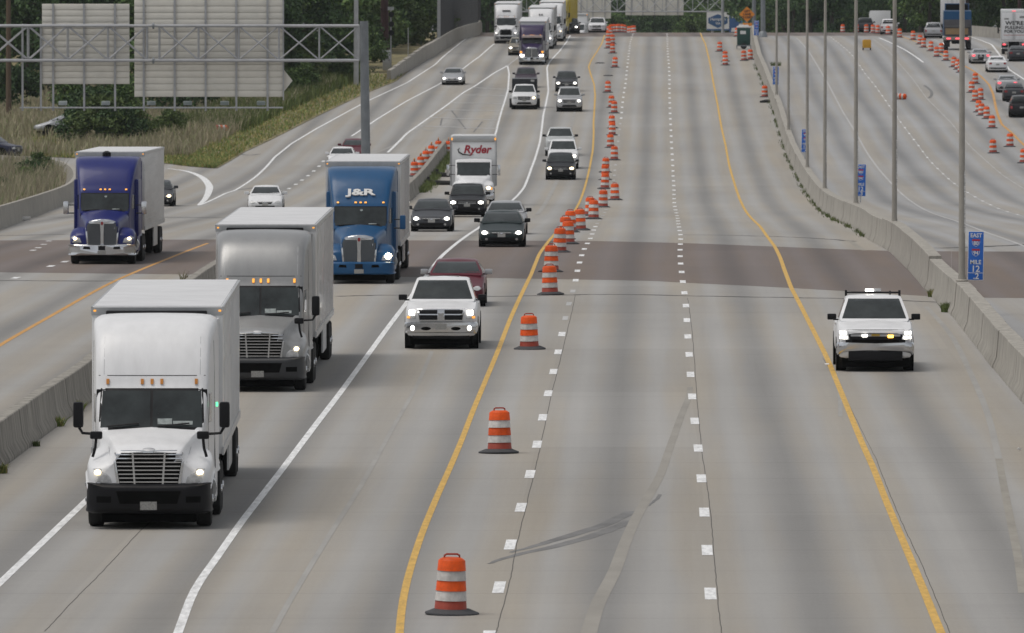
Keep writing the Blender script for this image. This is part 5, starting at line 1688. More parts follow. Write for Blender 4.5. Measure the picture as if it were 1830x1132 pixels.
def drum(label, group, px=None, py=None, P=None, base=True, lean=None, light=False):
    p = G(px, py) if P is None else P
    t = thing('traffic_drum', label, 'drum', p, (lean or rng.uniform(-.035, .035), rng.uniform(-.035, .035), rng.uniform(-.6, .6)), group)
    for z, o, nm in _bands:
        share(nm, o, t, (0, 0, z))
    share('lid', _top, t, (0, 0, zz - .006))
    share('handle', _hand, t, (0, 0, zz))
    if base:
        b = share('base', _base, t, (rng.uniform(-.03, .03), rng.uniform(-.03, .03), 0), (0, 0, 0))
    if light:
        MB().tube([(0, 0, zz), (0, 0, zz + .12)], .03, 6).build('lamp_post', BLACK, t)
        MB().lathe([(.02, -.03), (.09, -.03), (.09, .03), (.02, .03)], 12, 'x').build('warning_lamp', AMBEROFF, t).location = (0, 0, zz + .2)
        t.children[-1].rotation_euler = (0, 0, R(90))
    return t


row = [(805, 1098), (893, 810), (946, 624.5), (983, 527), (985, 486.5), (1000, 451.5), (1015.5, 436.7), (1010.8, 428), (1037, 412), (1019, 415.5),
       (1060.6, 392), (1054, 386), (1077.6, 371), (1099, 358), (1081, 338), (1082, 322), (1082, 308.5), (1097.8, 286.6), (1091.2, 264.2),
       (1094, 242), (1094, 229.5), (1097.8, 202.7), (1093.3, 192.6), (1086.2, 165.7), (1098.8, 121), (1095, 95.7), (1087, 86.9), (1094.6, 79),
       (1087, 72), (1091, 66), (1088, 63)]
first = ['striped orange drum nearest the camera at the bottom of the picture', 'scuffed striped drum, second nearest on the open road', 'striped drum, third nearest, level with the white pickup',
         'striped drum on the pale concrete just before the brown asphalt band']
for i, (x, y) in enumerate(row):
    lab = first[i] if i < 4 else '%s striped drum from the camera in the row along the left yellow line' % ordinal(i)
    drum(lab, 'drums along the closed lane', x, y)
for i, (x, Y) in enumerate(((1092, 1034), (1097, 1040), (1103, 1046), (1106, 1052), (1111, 1060), (1116, 1068), (1124, 1090), (1129, 1085), (1133, 1080))):
    drum('%s striped drum from the left in the cluster on the crest of the road' % ordinal(i), 'drums on the crest', P=Vector((ray(x, 60)[0] * Y, Y, gz(Y))))
for i, (x, y) in enumerate(((740.5, 316), (751.5, 306), (760.5, 295), (770.5, 285), (784, 276.5), (802, 277))):
    p = G(x, y)
    drum('%s striped drum with lamp from the left behind the left concrete barrier' % ordinal(i), 'drums behind the barrier', x, y, light=True)
rr = [(1829, 292), (1774.8, 274.3), (1805, 262.7), (1773, 229.5), (1763.7, 212.8), (1754, 207), (1749, 201), (1743, 181.7), (1752, 178.8), (1736.5, 166), (1743, 150.6),
      (1716.5, 130), (1711, 124.8), (1704.4, 120.5), (1690.5, 109), (1674, 102), (1682, 95), (1663.6, 91.7), (1650.4, 85.5), (1644, 79.7), (1632, 72), (1607.7, 67.6), (1587, 62.5)]
for i, (x, y) in enumerate(rr):
    drum('%s nearest striped drum in the curved row on the far right carriageway' % ordinal(i), 'drums on the right carriageway', x, y)
for i, (x, Y) in enumerate(((1568.4, 1024), (1560, 1030), (1548.4, 1034), (1530.5, 1040), (1506, 1062))):
    drum('%s striped drum from the right along the crest at upper right' % ordinal(i), 'drums on the right crest', P=Vector((ray(x, 60)[0] * Y, Y, gz(Y))))
for lab, x, y in (('striped drum beside the right yellow line, left of the green toilet', 1286, 92.5), ('taller-looking striped drum nearest the right yellow line below the green toilet', 1296.3, 117),
                  ('left drum of a pair below the green portable toilet', 1329.5, 109), ('right drum of a pair below the green portable toilet', 1341, 107), ('striped drum alone against the median barrier', 1366.5, 174),
                  ('striped drum behind the green portable toilet', 1317, 66)):
    drum(lab, 'drums by the median', x, y)
d = drum('striped drum stacked into the one by the right yellow line', 'drums by the median', 1296.3, 116)
d.location.z += .30
# bases left without their drums
for lab, x, y in (('black drum base lying alone beside the far left yellow line', 1072, 113.5), ('black drum base lying alone just below the other loose one', 1087, 136)):
    t = thing('drum_base', lab, 'base', G(x, y), (0, 0, 0), 'loose drum bases')
    share('base', _base, t)
# knocked over drums
t = drum('red-orange drum lying on its side on the far right lanes', None, 1600, 178, base=False)
t.rotation_euler = (R(90), 0, R(70))
t.location.z += .24
t = drum('striped drum lying in the dry grass at left', None, 384, 243, base=False)
t.rotation_euler = (0, R(90), R(10))
t.location.z += .55

# ================================================================== light poles on the median
POLE = mat('light_pole_grey', (0.36, 0.34, 0.305), .6, .2, var=.15, vscale=1.5)
POLED = mat('steel_column_grey', (0.22, 0.24, 0.26), .5, .3, var=.2, vscale=1.5)
STRIP = mat('number_strip', (0.55, 0.55, 0.54), .5, var=.7, vscale=14, stretch=(1, 1, 2))


def light_pole(label, px, pytop, m=POLE, r=.105, h=13.5, barrier_h=1.05, strip=True):
    # the pole stands on the barrier; find where its foot is seen
    Y = YD(pytop)
    for _ in range(25):
        Y += (row_of(Y, gz(Y) + barrier_h) - pytop) * Y * Y / (FPX * 9.6) * .7
    x = P_MED.X(Y) + .37
    t = thing('light_pole', label, 'light pole', (x, Y, gz(Y) + barrier_h - .02), (0, R(rng.uniform(-.25, .25)), 0), 'median light poles')
    MB().tube([(0, 0, 0), (0, 0, h)], [r, r * .62], 12).build('shaft', m, t)
    MB().lathe([(.02, 0), (r * 1.9, 0), (r * 1.9, .03), (r * 1.15, .06), (r * 1.1, .2), (.02, .2)], 12).build('base_plate', m, t)
    for sg in (-1, 1):
        a = MB().tube([(0, 0, h - .4), (sg * .8, 0, h + .1), (sg * 2.4, 0, h + .35)], [.05, .045, .04], 8).build('arm', m, t)
        MB().box(sg * 2.7 - .4, sg * 2.7 + .4, -.16, .16, h + .28, h + .42, .05).build('luminaire', GALV, a)
    if strip:
        MB().box(r * .55, r * .99, -r * .86, -r * .55, 1.5, 3.4).build('number_strip', STRIP, t)
    return t


for lab, x, y in (('light pole nearest the camera beside the mile 12.2 sign', 1727, 501.6), ('second nearest light pole on the median barrier', 1600, 398.5), ('third nearest light pole, behind the second blue mile sign', 1539.5, 364.5),
                  ('fourth nearest light pole on the median barrier', 1484.5, 338), ('fifth nearest light pole on the median barrier', 1449, 300), ('sixth nearest light pole on the median barrier', 1419, 233), ('seventh light pole far up the median barrier', 1395, 170)):
    light_pole(lab, x, y, strip=y > 230)


def column(name, label, px, pytop, Y, r, z1, base=0):
    p = AT(px, pytop, Y)
    t = thing(name, label, 'post', (p.x, Y, gz(Y)))
    MB().tube([(0, 0, base), (0, 0, z1)], [r, r * .95], 12).build('shaft', POLED, t)
    MB().lathe([(.02, 0), (r * 2, 0), (r * 1.5, .5), (r * 1.05, .6), (.02, .6)], 12).build('footing', POLED, t).location = (0, 0, base)
    return t


column('steel_column', 'thick dark grey steel column on the median near the crest', 1363.5, 93, 935, .24, 14, 1.0)
column('steel_column', 'dark grey steel column behind the blue mile sign at the crest', 1347.5, 70, 1035, .22, 14, .3)

# ================================================================== blue mile signs
SBLUE = mat('sign_blue', (0.014, 0.135, 0.56), .45, var=.08)
SWHT = mat('sign_white', (0.72, 0.72, 0.72), .45, var=.05)
SRED = mat('sign_red', (0.45, 0.03, 0.05), .45)


def mile_sign(label, px, pyc, Y, last, onpole=False):
    c = AT(px, pyc, Y)
    w, h = .23, .74
    zg = gz(Y) + 1.05
    t = thing('mile_sign', label, 'sign', (c.x, Y, zg), (0, R(1.0), 0), 'blue mile marker signs')
    z0 = c.z - zg
    MB().tube([(0, .03, 0), (0, .03, z0 + h * .8)], .03, 8).build('post', GALV, t)
    b = MB().box(-w - .015, w + .015, -.012, .012, z0 - h - .015, z0 + h + .015, .006).build('border', SWHT, t)
    MB().box(-w, w, -.018, .0, z0 - h, z0 + h, .004).build('panel', SBLUE, t)
    y = -.022
    text('lettering', 'EAST', .175, SWHT, t, (0, y, z0 + h - .115), FRONT, bold=.004, sx=.92)
    for k, n in enumerate(('80', '94')):
        zc = z0 + h - .34 - k * .30
        sh = [(-.125, .02), (-.10, -.06), (0, -.125), (.10, -.06), (.125, .02), (.115, .07), (-.115, .07)]
        MB().prism([(x * 1.0, zc + q) for x, q in sh], y, y + .01).build('shield', SWHT, t, False)
        MB().prism([(x * .90, zc + q * .9) for x, q in sh], y - .003, y + .005).build('shield_field', SBLUE, t, False)
        MB().prism([(-.125, zc + .055), (.125, zc + .055), (.115, zc + .115), (-.115, zc + .115)], y - .004, y + .006).build('shield_top', SRED, t, False)
        text('lettering', n, .16, SWHT, t, (0, y - .006, zc - .015), FRONT, bold=.004)
    text('lettering', 'MILE', .18, SWHT, t, (0, y, z0 - .20), FRONT, bold=.004, sx=.95)
    text('lettering', '12', .27, SWHT, t, (0, y, z0 - .41), FRONT, bold=.005)
    MB().box(-w, w, y - .002, y + .006, z0 - .535, z0 - .52).build('divider', SWHT, t)
    text('lettering', '.' + last, .25, SWHT, t, (.02, y, z0 - .635), FRONT, bold=.005)
    return t


mile_sign('blue EAST 80 94 MILE 12.2 sign nearest the camera', 1743, 457.5, 285, '2')
mile_sign('blue mile 12.3 sign in front of the third light pole', 1537.5, 322.5, 435, '3')
mile_sign('blue mile 12.4 sign beside the fifth light pole', 1438.5, 252, 600, '4')
mile_sign('small blue mile 12.5 sign far up the median', 1386, 135.5, 765, '5')
mile_sign('small blue mile 12.6 sign beside the green toilet', 1351.5, 50.5, 940, '6')

# ================================================================== overhead sign gantry, left
GY = 466.0
gs = GY / FPX


def GP(px, py, dy=0.0):
    p = AT(px, py, GY)
    return Vector((p.x, GY + dy, p.z))


PANELB = mat('sign_back_panel', (0.74, 0.72, 0.66), .6, .15, var=.07, vscale=1.5)
base = GP(655, 388)
root = thing('sign_gantry', 'overhead truss gantry with two pale sign backs at upper left', 'gantry', (base.x, GY, gz(GY)))
o0 = root.location.copy()


def LG(px, py, dy=0.0):
    return GP(px, py, dy) - o0


c_ = GP(650, 38) - o0
MB().tube([(0, .7, 0), (c_.x, .7, c_.z)], [.24, .215], 14).build('column', POLED, root)
MB().box(-.35, .35, .35, 1.05, 0, .08).build('column_base', POLED, root)
lc = GP(-120, 38) - o0
MB().tube([(lc.x, .7, 0), (lc.x, .7, lc.z)], [.24, .215], 14).build('column', POLED, root)
xs = [-120, -70, 49 - 71, 49, 120, 192, 262, 284, 354, 426, 498, 570, 641]
for dy in (0, 1.4):
    for py in (46.5, 108.5):
        MB().tube([LG(-130, py, dy), LG(641, py, dy)], .078, 8).build('chord', GALV, root)
    for i in range(len(xs) - 1):
        a, b = xs[i], xs[i + 1]
        if b - a < 30:
            continue
        MB().tube([LG(a + 3, 49, dy), LG(b - 3, 105, dy)], .032, 6).build('diagonal', GALV, root)
        MB().tube([LG(a + 3, 105, dy), LG(b - 3, 49, dy)], .032, 6).build('diagonal', GALV, root)
    for x in xs[1:]:
        MB().tube([LG(x, 47, dy), LG(x, 108, dy)], .03, 6).build('strut', GALV, root)
for x in xs[1:]:
    for py in (47, 108):
        MB().tube([LG(x, py, 0), LG(x, py, 1.4)], .03, 6).build('strut', GALV, root)
MB().lathe([(.05, -.05), (.16, -.05), (.16, .05), (.05, .05)], 12, 'x').build('splice_flange', POLED, root).location = LG(274, 46.5)
MB().lathe([(.05, -.05), (.16, -.05), (.16, .05), (.05, .05)], 12, 'x').build('splice_flange', POLED, root).location = LG(274, 108.5)
for (x0, x1, y0, y1, posts) in ((72, 228.5, 7, 151, (92, 147.5, 203)), (237.5, 503.5, -70, 174, (254.5, 310, 365.5, 420.5, 476.5))):
    sb = MB()
    a, b = LG(x0, y1, 1.9), LG(x1, y0, 1.9)
    sg_ = MB().box(a.x, b.x, 1.86, 1.90, a.z, b.z).build('sign_back', PANELB, root)
    n = int(round((b.z - a.z) / .325))
    for i in range(n):
        z = a.z + (b.z - a.z) * i / n
        z2 = a.z + (b.z - a.z) * (i + 1) / n
        MB().box(a.x, b.x, 1.825, 1.86, z + .022, z2 - .022, .012).build('sheet_panel', PANELB, sg_)
    MB().box(a.x, b.x, 1.93, 1.95, a.z, b.z).build('sign_face', mat('sign_green', (.01, .12, .06), .5), sg_)
    for px in posts:
        p, q = LG(px, 199, 1.6), LG(px, y0, 1.6)
        MB().box(p.x - .05, p.x + .05, 1.74, 1.82, p.z, q.z).build('sign_post', GALV, root)
for px in (37, 70):
    p, q = LG(px, 199, 1.6), LG(px, 43, 1.6)
    MB().box(p.x - .05, p.x + .05, 1.74, 1.82, p.z, q.z).build('sign_post', GALV, root)
p, q = LG(505, 180, 1.6), LG(505, 0, 1.6)
MB().box(p.x - .03, p.x + .03, 1.74, 1.82, p.z, q.z).build('sign_post', GALV, root)
a, b = LG(32, 193.5, 3), LG(503, 193.5, 3)
MB().box(a.x, b.x, 1.6, 3.2, a.z - .03, a.z + .03).build('catwalk', GALV, root)
for px in (107, 184, 266, 331.5, 398, 463.5):
    p = LG(px, 185.5, 2.6)
    l = MB().box(p.x - .21, p.x + .21, 2.9, 3.3, p.z - .11, p.z + .10, .03).build('sign_lamp', mat('lamp_housing', (.5, .54, .56), .4, var=.15), root)
p = LG(508.5, 145, 2.0)
MB().prism([(p.x - .1, p.z - .58), (p.x + .36, p.z), (p.x - .1, p.z + .58), (p.x - .2, p.z)], 1.9, 1.92).build('diamond_plate', PANELB, root, False)

# ================================================================== far gantry over the crest
FY = 1300.0
p = AT(1291.6, 40, FY)
root = thing('far_sign_gantry', 'distant truss gantry with two sign backs above the crest', 'gantry', (p.x, FY, gz(FY)))
o0 = root.location.copy()


def LF(px, py, dy=0.0):
    q = AT(px, py, FY)
    return Vector((q.x, FY + dy, q.z)) - o0


MB().tube([(0, .6, 0), (0, .6, LF(1291, -45).z)], .20, 10).build('column', GALV, root)
MB().tube([(LF(860, 0).x, .6, 0), (LF(860, 0).x, .6, LF(1291, -45).z)], .20, 10).build('column', GALV, root)
for dy in (0, 1.4):
    for py in (-8, 21):
        MB().tube([LF(855, py, dy), LF(1291, py, dy)], .09, 8).build('chord', GALV, root)
for i in range(16):
    a, b = 860 + i * 27, 860 + (i + 1) * 27
    MB().tube([LF(a, -7), LF(b, 20)], .05, 5).build('diagonal', GALV, root)
    MB().tube([LF(a, 20), LF(b, -7)], .05, 5).build('diagonal', GALV, root)
    MB().tube([LF(a, -7), LF(a, 20)], .05, 5).build('strut', GALV, root)
for (x0, x1, y0, y1) in ((985, 1092, -60, 33.5), (1118, 1222, -60, 27.5)):
    a, b = LF(x0, y1), LF(x1, y0)
    sg_ = MB().box(a.x, b.x, 1.9, 1.96, a.z, b.z).build('sign_back', PANELB, root)
    for i in range(5):
        x = a.x + (b.x - a.x) * (i + .5) / 5
        MB().box(x - .05, x + .05, 1.80, 1.9, a.z, b.z).build('sign_post', GALV, sg_)

# ================================================================== things near the crest
# portable toilet on a trailer
Y = YD(88)
p = G(1329, 88)
t = thing('portable_toilet', 'dark green portable toilet with white roof on a small wheeled trailer', 'toilet', (p.x, Y, p.z))
GRN = mat('toilet_green', (0.008, 0.055, 0.045), .5, var=.15)
b = MB().box(-.66, .66, -.6, .6, .40, 2.15, .06).build('cabin', GRN, t)
MB().box(-.62, .62, -.62, -.60, .55, 2.0, .01).build('door', GRN, b)
MB().box(-.36, .2, -.635, -.62, 1.50, 1.82).build('door_notice', SWHT, b)
MB().box(-.70, .70, -.64, .64, 2.12, 2.30, .08).build('roof', SWHT, t)
MB().box(-.5, .5, -.5, .5, 2.28, 2.42, .08).build('roof_dome', SWHT, t)
MB().box(-.75, .75, -.9, .9, .28, .40).build('trailer_frame', POLED, t)
wheel(t, .0, -.75, .30, .18).rotation_euler = (0, 0, R(-90))
wheel(t, .0, .75, .30, .18).rotation_euler = (0, 0, R(90))
for sg in (-1, 1):
    MB().tube([(sg * .7, -.7, .3), (sg * .7, -.7, 0)], .04, 6).build('jack_leg', POLED, t)
# orange diamond sign
ORS = mat('sign_orange', (0.78, 0.26, 0.02), .45, var=.06)
Y = 1010
p = AT(1335, 26, Y)
t = thing('warning_sign', 'orange diamond road work sign with small plate beside the green toilet', 'sign', (p.x, Y, gz(Y)))
zc = p.z - gz(Y)
MB().tube([(0, .05, 0), (0, .05, zc + .6)], .05, 8).build('post', GALV, t)
MB().prism([(0, zc - .86), (.86, zc), (0, zc + .86), (-.86, zc)], -.02, .02).build('plate', ORS, t, False)
MB().box(-.45, .55, -.02, .02, zc - 1.5, zc - .95, .01).build('distance_plate', ORS, t)
for k, s in enumerate(('LEFT', 'LANE', 'CLOSED')):
    text('lettering', s, .34, BLKTXT, t, (0, -.03, zc + .33 - k * .33), FRONT, bold=.012)
# billboards behind the crest
Y = 1420
for (nm, lab, x0, x1, y0, y1, m) in (('billboard', 'white billboard with a blue hexagonal emblem behind the crest', 1263, 1303, 20.5, 55, SWHT), ('billboard', 'blue billboard with white lettering beside the white one', 1303.5, 1349, 19, 58, mat('billboard_blue', (.03, .10, .27), .5, var=.2))):
    a, b = AT(x0, y1, Y), AT(x1, y0, Y)
    t = thing(nm, lab, 'billboard', ((a.x + b.x) / 2, Y, gz(Y)))
    w, z0, z1 = (b.x - a.x) / 2, a.z - gz(Y), b.z - gz(Y)
    MB().box(-w, w, 0, .3, z0, z1).build('panel', m, t)
    for sg in (-.5, .5):
        MB().tube([(sg * w, .5, 0), (sg * w, .5, z0 + .6)], .2, 8).build('post', GALV, t)
    zc = (z0 + z1) / 2
    if m is SWHT:
        hx = [(-w * .86, zc + .45), (-w * .86, zc - .35), (0, zc - 1.1), (w * .86, zc - .35), (w * .86, zc + .45), (0, zc + 1.05)]
        MB().prism(hx, -.04, 0).build('emblem', mat('emblem_blue', (.03, .10, .24), .5), t, False)
        text('lettering', 'Hampton', .62, SWHT, t, (0, -.06, zc + .25), FRONT, bold=.01)
        text('lettering', 'Inn', .55, SWHT, t, (0, -.06, zc - .35), FRONT, bold=.01)
        MB().box(-w, w, -.03, 0, z0, z0 + .25).build('lower_stripe', MATS['emblem_blue'], t)
    else:
        text('lettering', 'EXIT 9', 1.0, SWHT, t, (-.3, -.06, zc + .9), FRONT, bold=.03)
        MB().box(-.1, .9, -.04, 0, zc - .35, zc + .15).build('arrow_panel', mat('sky_blue_print', (.05, .3, .6), .5), t)
        MB().prism([(-1.7, zc - 1.6), (-1.0, zc - 1.6), (-.9, zc - 1.0), (-1.6, zc - 1.0)], -.04, 0).build('print_patch', SWHT, t, False)
# yellow equipment box on the far lanes
p = G(1549, 90)
t = thing('equipment_box', 'small yellow equipment box standing on the far right lanes', 'equipment', p)
MB().box(-.42, .42, -.4, .4, .22, 1.0, .05).build('housing', mat('machine_yellow', (.62, .33, .02), .5), t)
MB().box(-.36, .36, -.36, .36, 1.0, 1.06, .02).build('lid', MATS['machine_yellow'], t)
for sg in (-1, 1):
    wheel(t, sg * .36, 0, .2, .12)

# ================================================================== poles, signals and cabinet at the ramp
WOOD = mat('weathered_wood', (0.115, 0.08, 0.055), .9, var=.25, vscale=2, stretch=(4, 4, .3))
RUST = mat('rusty_steel', (0.045, 0.018, 0.018), .85, var=.35, vscale=2)
def pole(name, label, px, py, Y, r, top, m, cat='pole'):
    p = AT(px, py, Y)
    t = thing(name, label, cat, (p.x, Y, gz(Y)))
    MB().tube([(0, 0, -.2), (0, 0, top)], [r, r * .75], 10).build('shaft', m, t)
    return t


t = pole('utility_pole', 'brown wooden utility pole at the far left edge', 15.5, 215, YD(216), .22, 13, WOOD)
MB().box(-1.2, 1.2, -.06, .06, 11.8, 11.95).build('crossarm', WOOD, t)
t = pole('rusty_monopole', 'thick dark rusty monopole beside the grey cabinet', 687.5, 108, YD(112), .40, 14, RUST)
for z in (5, 10):
    MB().lathe([(.3, 0), (.46, 0), (.46, .12), (.3, .12)], 10).build('collar', RUST, t).location = (0, 0, z)
t = pole('lamp_mast', 'slim grey lamp mast rising above the truss end', 636.5, 125, 800, .22, 14, GALV)
MB().tube([(0, 0, 13.6), (1.2, 0, 14.2), (2.6, 0, 14.4)], .06, 8).build('arm', GALV, t)
MB().box(2.4, 3.3, -.16, .16, 14.3, 14.5, .05).build('luminaire', GALV, t)
t = pole('railway_signal', 'railway signal mast with black lamps beside the parapet end', 698.5, 119, YD(121), .07, 5.6, GALV, 'signal')
for z, y in ((4.9, -.1), (4.0, -.1), (3.2, -.1)):
    h = MB().lathe([(.02, -.12), (.26, -.12), (.26, .02), (.02, .02)], 14).build('signal_head', BLACK, t)
    h.location, h.rotation_euler = (.05, -.15, z), (R(90), 0, 0)
    MB().tube([(0, 0, 0), (.05, -.1, 0)], .03, 6).build('bracket', GALV, t).location = (0, 0, z)
MB().box(-.28, .28, -.03, .03, 5.3, 5.6).build('crossing_plate', GALV, t)
p = G(691, 127)
t = thing('signal_cabinet', 'tall grey metal signal cabinet at the foot of the rusty monopole', 'cabinet', p)
MB().box(-.36, .36, -.3, .3, 0, 1.9, .03).build('housing', GALV, t)
MB().box(-.32, .32, -.33, -.30, .1, 1.8, .01).build('door', GALV, t)
MB().box(.2, .25, -.36, -.33, .9, 1.1).build('handle', BLACK, t)
t = pole('thin_pole', 'thin pale pole standing in the trees right of the railway signal', 729.5, 104, YD(106), .045, 3.0, GALV)
t = pole('utility_pole', 'dark utility pole among trees at the upper right corner', 1822, 40, 1030, .22, 13, RUST)
MB().box(-1, 1, -.06, .06, 11, 11.2).build('crossarm', RUST, t)

# far wall at the upper right
def wallrun(name, label, a, b, h, th, m, n):
    root = thing(name, label, 'wall', a)
    for i in range(n):
        p, q = a.lerp(b, i / n), a.lerp(b, (i + 1) / n)
        d = (q - p)
        vs = []
        for e in (p, q - d * .006):
            for (yy, z) in ((0, -.2), (0, h), (th, h), (th, -.2)):
                vs.append((e.x - a.x, e.y - a.y + yy, gz(e.y) - a.z + z))
        mesh_obj('concrete_section', vs, [(0, 1, 5, 4), (1, 2, 6, 5), (2, 3, 7, 6), (3, 2, 1, 0), (4, 5, 6, 7)], m, root, False)
    return root


wallrun('boundary_wall', 'long beige concrete wall at the upper right behind the traffic', Vector((ray(1720, 60)[0] * 1010, 1010, gz(1010))), Vector((ray(1860, 60)[0] * 960, 960, gz(960))), 1.15, .3, BARM, 6)

# rubber strips lying by the left barrier
for lab, x, y, l in (('long black rubber strip on the shoulder beside the box truck', 781, 331, 1.5), ('short black rubber strip near the box truck', 789, 316.5, .8)):
    p = G(x, y)
    t = thing('rubber_strip', lab, 'debris', p)
    MB().tube([(-l, 0, .12), (-l * .3, .06, .15), (l * .4, -.05, .13), (l, 0, .12)], [.14, .16, .15, .13], 8).build('tread', RUBBER, t)
    MB().tube([(-l * .4, 0, .2), (-l * .35, .05, .5)], .1, 6).build('flap', RUBBER, t)
p = G(1369, 184)
t = thing('rubber_strip', 'black rubber scrap on the shoulder below the lone median drum', 'debris', p)
MB().tube([(-.5, 0, .08), (0, .1, .14), (.5, 0, .06)], [.08, .14, .07], 8).build('tread', RUBBER, t)
for lab, x, y, sx in (('crumpled white litter beside the loop ramp wall', 45, 395.5, .35), ('scrap of white litter at the right edge of the road', 1819, 806, .10), ('tiny pale scrap beside the right yellow line by the work pickup', 1477, 653, .08)):
    p = G(x, y)
    t = thing('litter', lab, 'litter', p)
    vs = [(sx * rng.uniform(-1, 1), .4 * sx * rng.uniform(-1, 1), sx * rng.uniform(0, .8)) for _ in range(8)]
    bm = bmesh.new()
    for v in vs:
        bm.verts.new(v)
    bmesh.ops.convex_hull(bm, input=bm.verts)
    bm.verts.index_update()
    MB().add([v.co[:] for v in bm.verts], [[w.index for w in f.verts] for f in bm.faces]).build('scrap', SWHT, t, False)
    bm.free()
# ================================================================== vegetation
def leafmat(name, cols, var=.5):
    m = bpy.data.materials.new(name)
    m.use_nodes = True
    t = m.node_tree
    p = t.nodes['Principled BSDF']
    p.inputs['Roughness'].default_value = .75
    p.inputs['Specular IOR Level'].default_value = .2
    g = t.nodes.new('ShaderNodeNewGeometry')
    r = t.nodes.new('ShaderNodeValToRGB')
    e = r.color_ramp.elements
    while len(e) < len(cols):
        e.new(.5)
    for i, c in enumerate(cols):
        e[i].position = i / (len(cols) - 1)
        e[i].color = tuple(c) + (1,)
    t.links.new(g.outputs['Random Per Island'], r.inputs['Fac'])
    oi = t.nodes.new('ShaderNodeObjectInfo')
    tc = t.nodes.new('ShaderNodeTexCoord')
    no = t.nodes.new('ShaderNodeTexNoise')
    no.inputs['Scale'].default_value = .45
    t.links.new(tc.outputs['Object'], no.inputs['Vector'])
    mu = t.nodes.new('ShaderNodeMath')
    mu.operation = 'MULTIPLY_ADD'
    mu.inputs[1].default_value = var
    mu.inputs[2].default_value = 1 - var * .6
    t.links.new(no.outputs['Fac'], mu.inputs[0])
    m2 = t.nodes.new('ShaderNodeMath')
    m2.operation = 'MULTIPLY_ADD'
    m2.inputs[1].default_value = .45
    m2.inputs[2].default_value = .75
    t.links.new(oi.outputs['Random'], m2.inputs[0])
    m3 = t.nodes.new('ShaderNodeMath')
    m3.operation = 'MULTIPLY'
    t.links.new(mu.outputs[0], m3.inputs[0])
    t.links.new(m2.outputs[0], m3.inputs[1])
    v = t.nodes.new('ShaderNodeVectorMath')
    v.operation = 'SCALE'
    t.links.new(r.outputs[0], v.inputs[0])
    t.links.new(m3.outputs[0], v.inputs['Scale'])
    t.links.new(v.outputs[0], p.inputs['Base Color'])
    return m


LEAF = leafmat('tree_leaves', [(0.0491, 0.0878, 0.0316), (0.0772, 0.1334, 0.0456), (0.1123, 0.1825, 0.058), (0.1544, 0.2194, 0.0754)])
LEAFD = leafmat('tree_leaves_dark', [(0.034, 0.0643, 0.0302), (0.0567, 0.1021, 0.0416), (0.0832, 0.1399, 0.0529)])
LEAFL = leafmat('shrub_leaves', [(0.0648, 0.1004, 0.0356), (0.1004, 0.1458, 0.0486), (0.1378, 0.1864, 0.0648)])
BARK = mat('bark', (0.055, 0.045, 0.036), .95, var=.3, vscale=3)
nr = np.random.default_rng(11)


def tree_protos(seed, h, rad, nleaf, leafm, size=.34, low=.12):
    """tapered trunk with limbs; crown of leaf clumps hung through its volume"""
    r = random.Random(seed)
    q = np.random.default_rng(seed)
    tr = MB()
    pts = [Vector((0, 0, -.3))]
    for i in range(1, 6):
        pts.append(Vector((r.uniform(-.25, .25), r.uniform(-.25, .25), h * .16 * i)))
    tr.tube(pts, [h * .026 * (1 - .15 * i) for i in range(6)], 8)
    tips = []
    for i in range(14):
        k = r.uniform(.15, .95)
        b = pts[1].lerp(pts[-1], k)
        a = r.uniform(0, 6.283)
        L = rad * r.uniform(.55, 1.0) * (1.15 - .55 * k)
        e = b + Vector((math.cos(a) * L, math.sin(a) * L, h * r.uniform(.03, .16)))
        mid = b.lerp(e, .5) + Vector((0, 0, .3))
        tr.tube([b, mid, e], [h * .010, h * .007, h * .003], 5, False)
        tips += [e, mid]
    tips += [pts[-1] + Vector((0, 0, h * .1)), pts[-1], pts[-2]]
    # clump centres
    C, S = [], []
    n = 46
    for i in range(n):
        if i < len(tips):
            c = tips[i]
        else:
            a, z = r.uniform(0, 6.283), r.uniform(low, .97)
            prof = math.sin(math.pi * min(1, (z - low) / (1.02 - low)) ** .75) ** .6
            rr = rad * prof * r.uniform(.55, 1.0)
            c = Vector((math.cos(a) * rr, math.sin(a) * rr, h * z))
        C.append(c)
        S.append(rad * r.uniform(.20, .42))
    C, S = np.array([list(c) for c in C]), np.array(S)
    idx = q.integers(0, n, nleaf)
    d = q.normal(size=(nleaf, 3))
    d /= np.linalg.norm(d, axis=1)[:, None]
    P = C[idx] + d * (S[idx] * q.uniform(.45, 1.08, nleaf))[:, None] * np.array([1, 1, .75])
    P = P[P[:, 2] > h * low * .5]
    nleaf = len(P)
    u = q.normal(size=(nleaf, 3)); u /= np.linalg.norm(u, axis=1)[:, None]
    w = np.cross(u, q.normal(size=(nleaf, 3))); w /= np.linalg.norm(w, axis=1)[:, None]
    sz = (size * q.uniform(.6, 1.3, nleaf))[:, None]
    V = np.stack([P - u * sz * .6, P + w * sz * .38, P + u * sz * .6, P - w * sz * .38], 1).reshape(-1, 3)
    me = bpy.data.meshes.new('crown')
    me.vertices.add(len(V)); me.vertices.foreach_set('co', V.ravel())
    me.loops.add(nleaf * 4); me.loops.foreach_set('vertex_index', np.arange(nleaf * 4, dtype=np.int32))
    me.polygons.add(nleaf); me.polygons.foreach_set('loop_start', np.arange(0, nleaf * 4, 4, dtype=np.int32))
    me.update(calc_edges=True)
    me.materials.append(leafm)
    t = tr.build('trunk_proto', BARK)
    COL.objects.unlink(t)
    return t.data, me


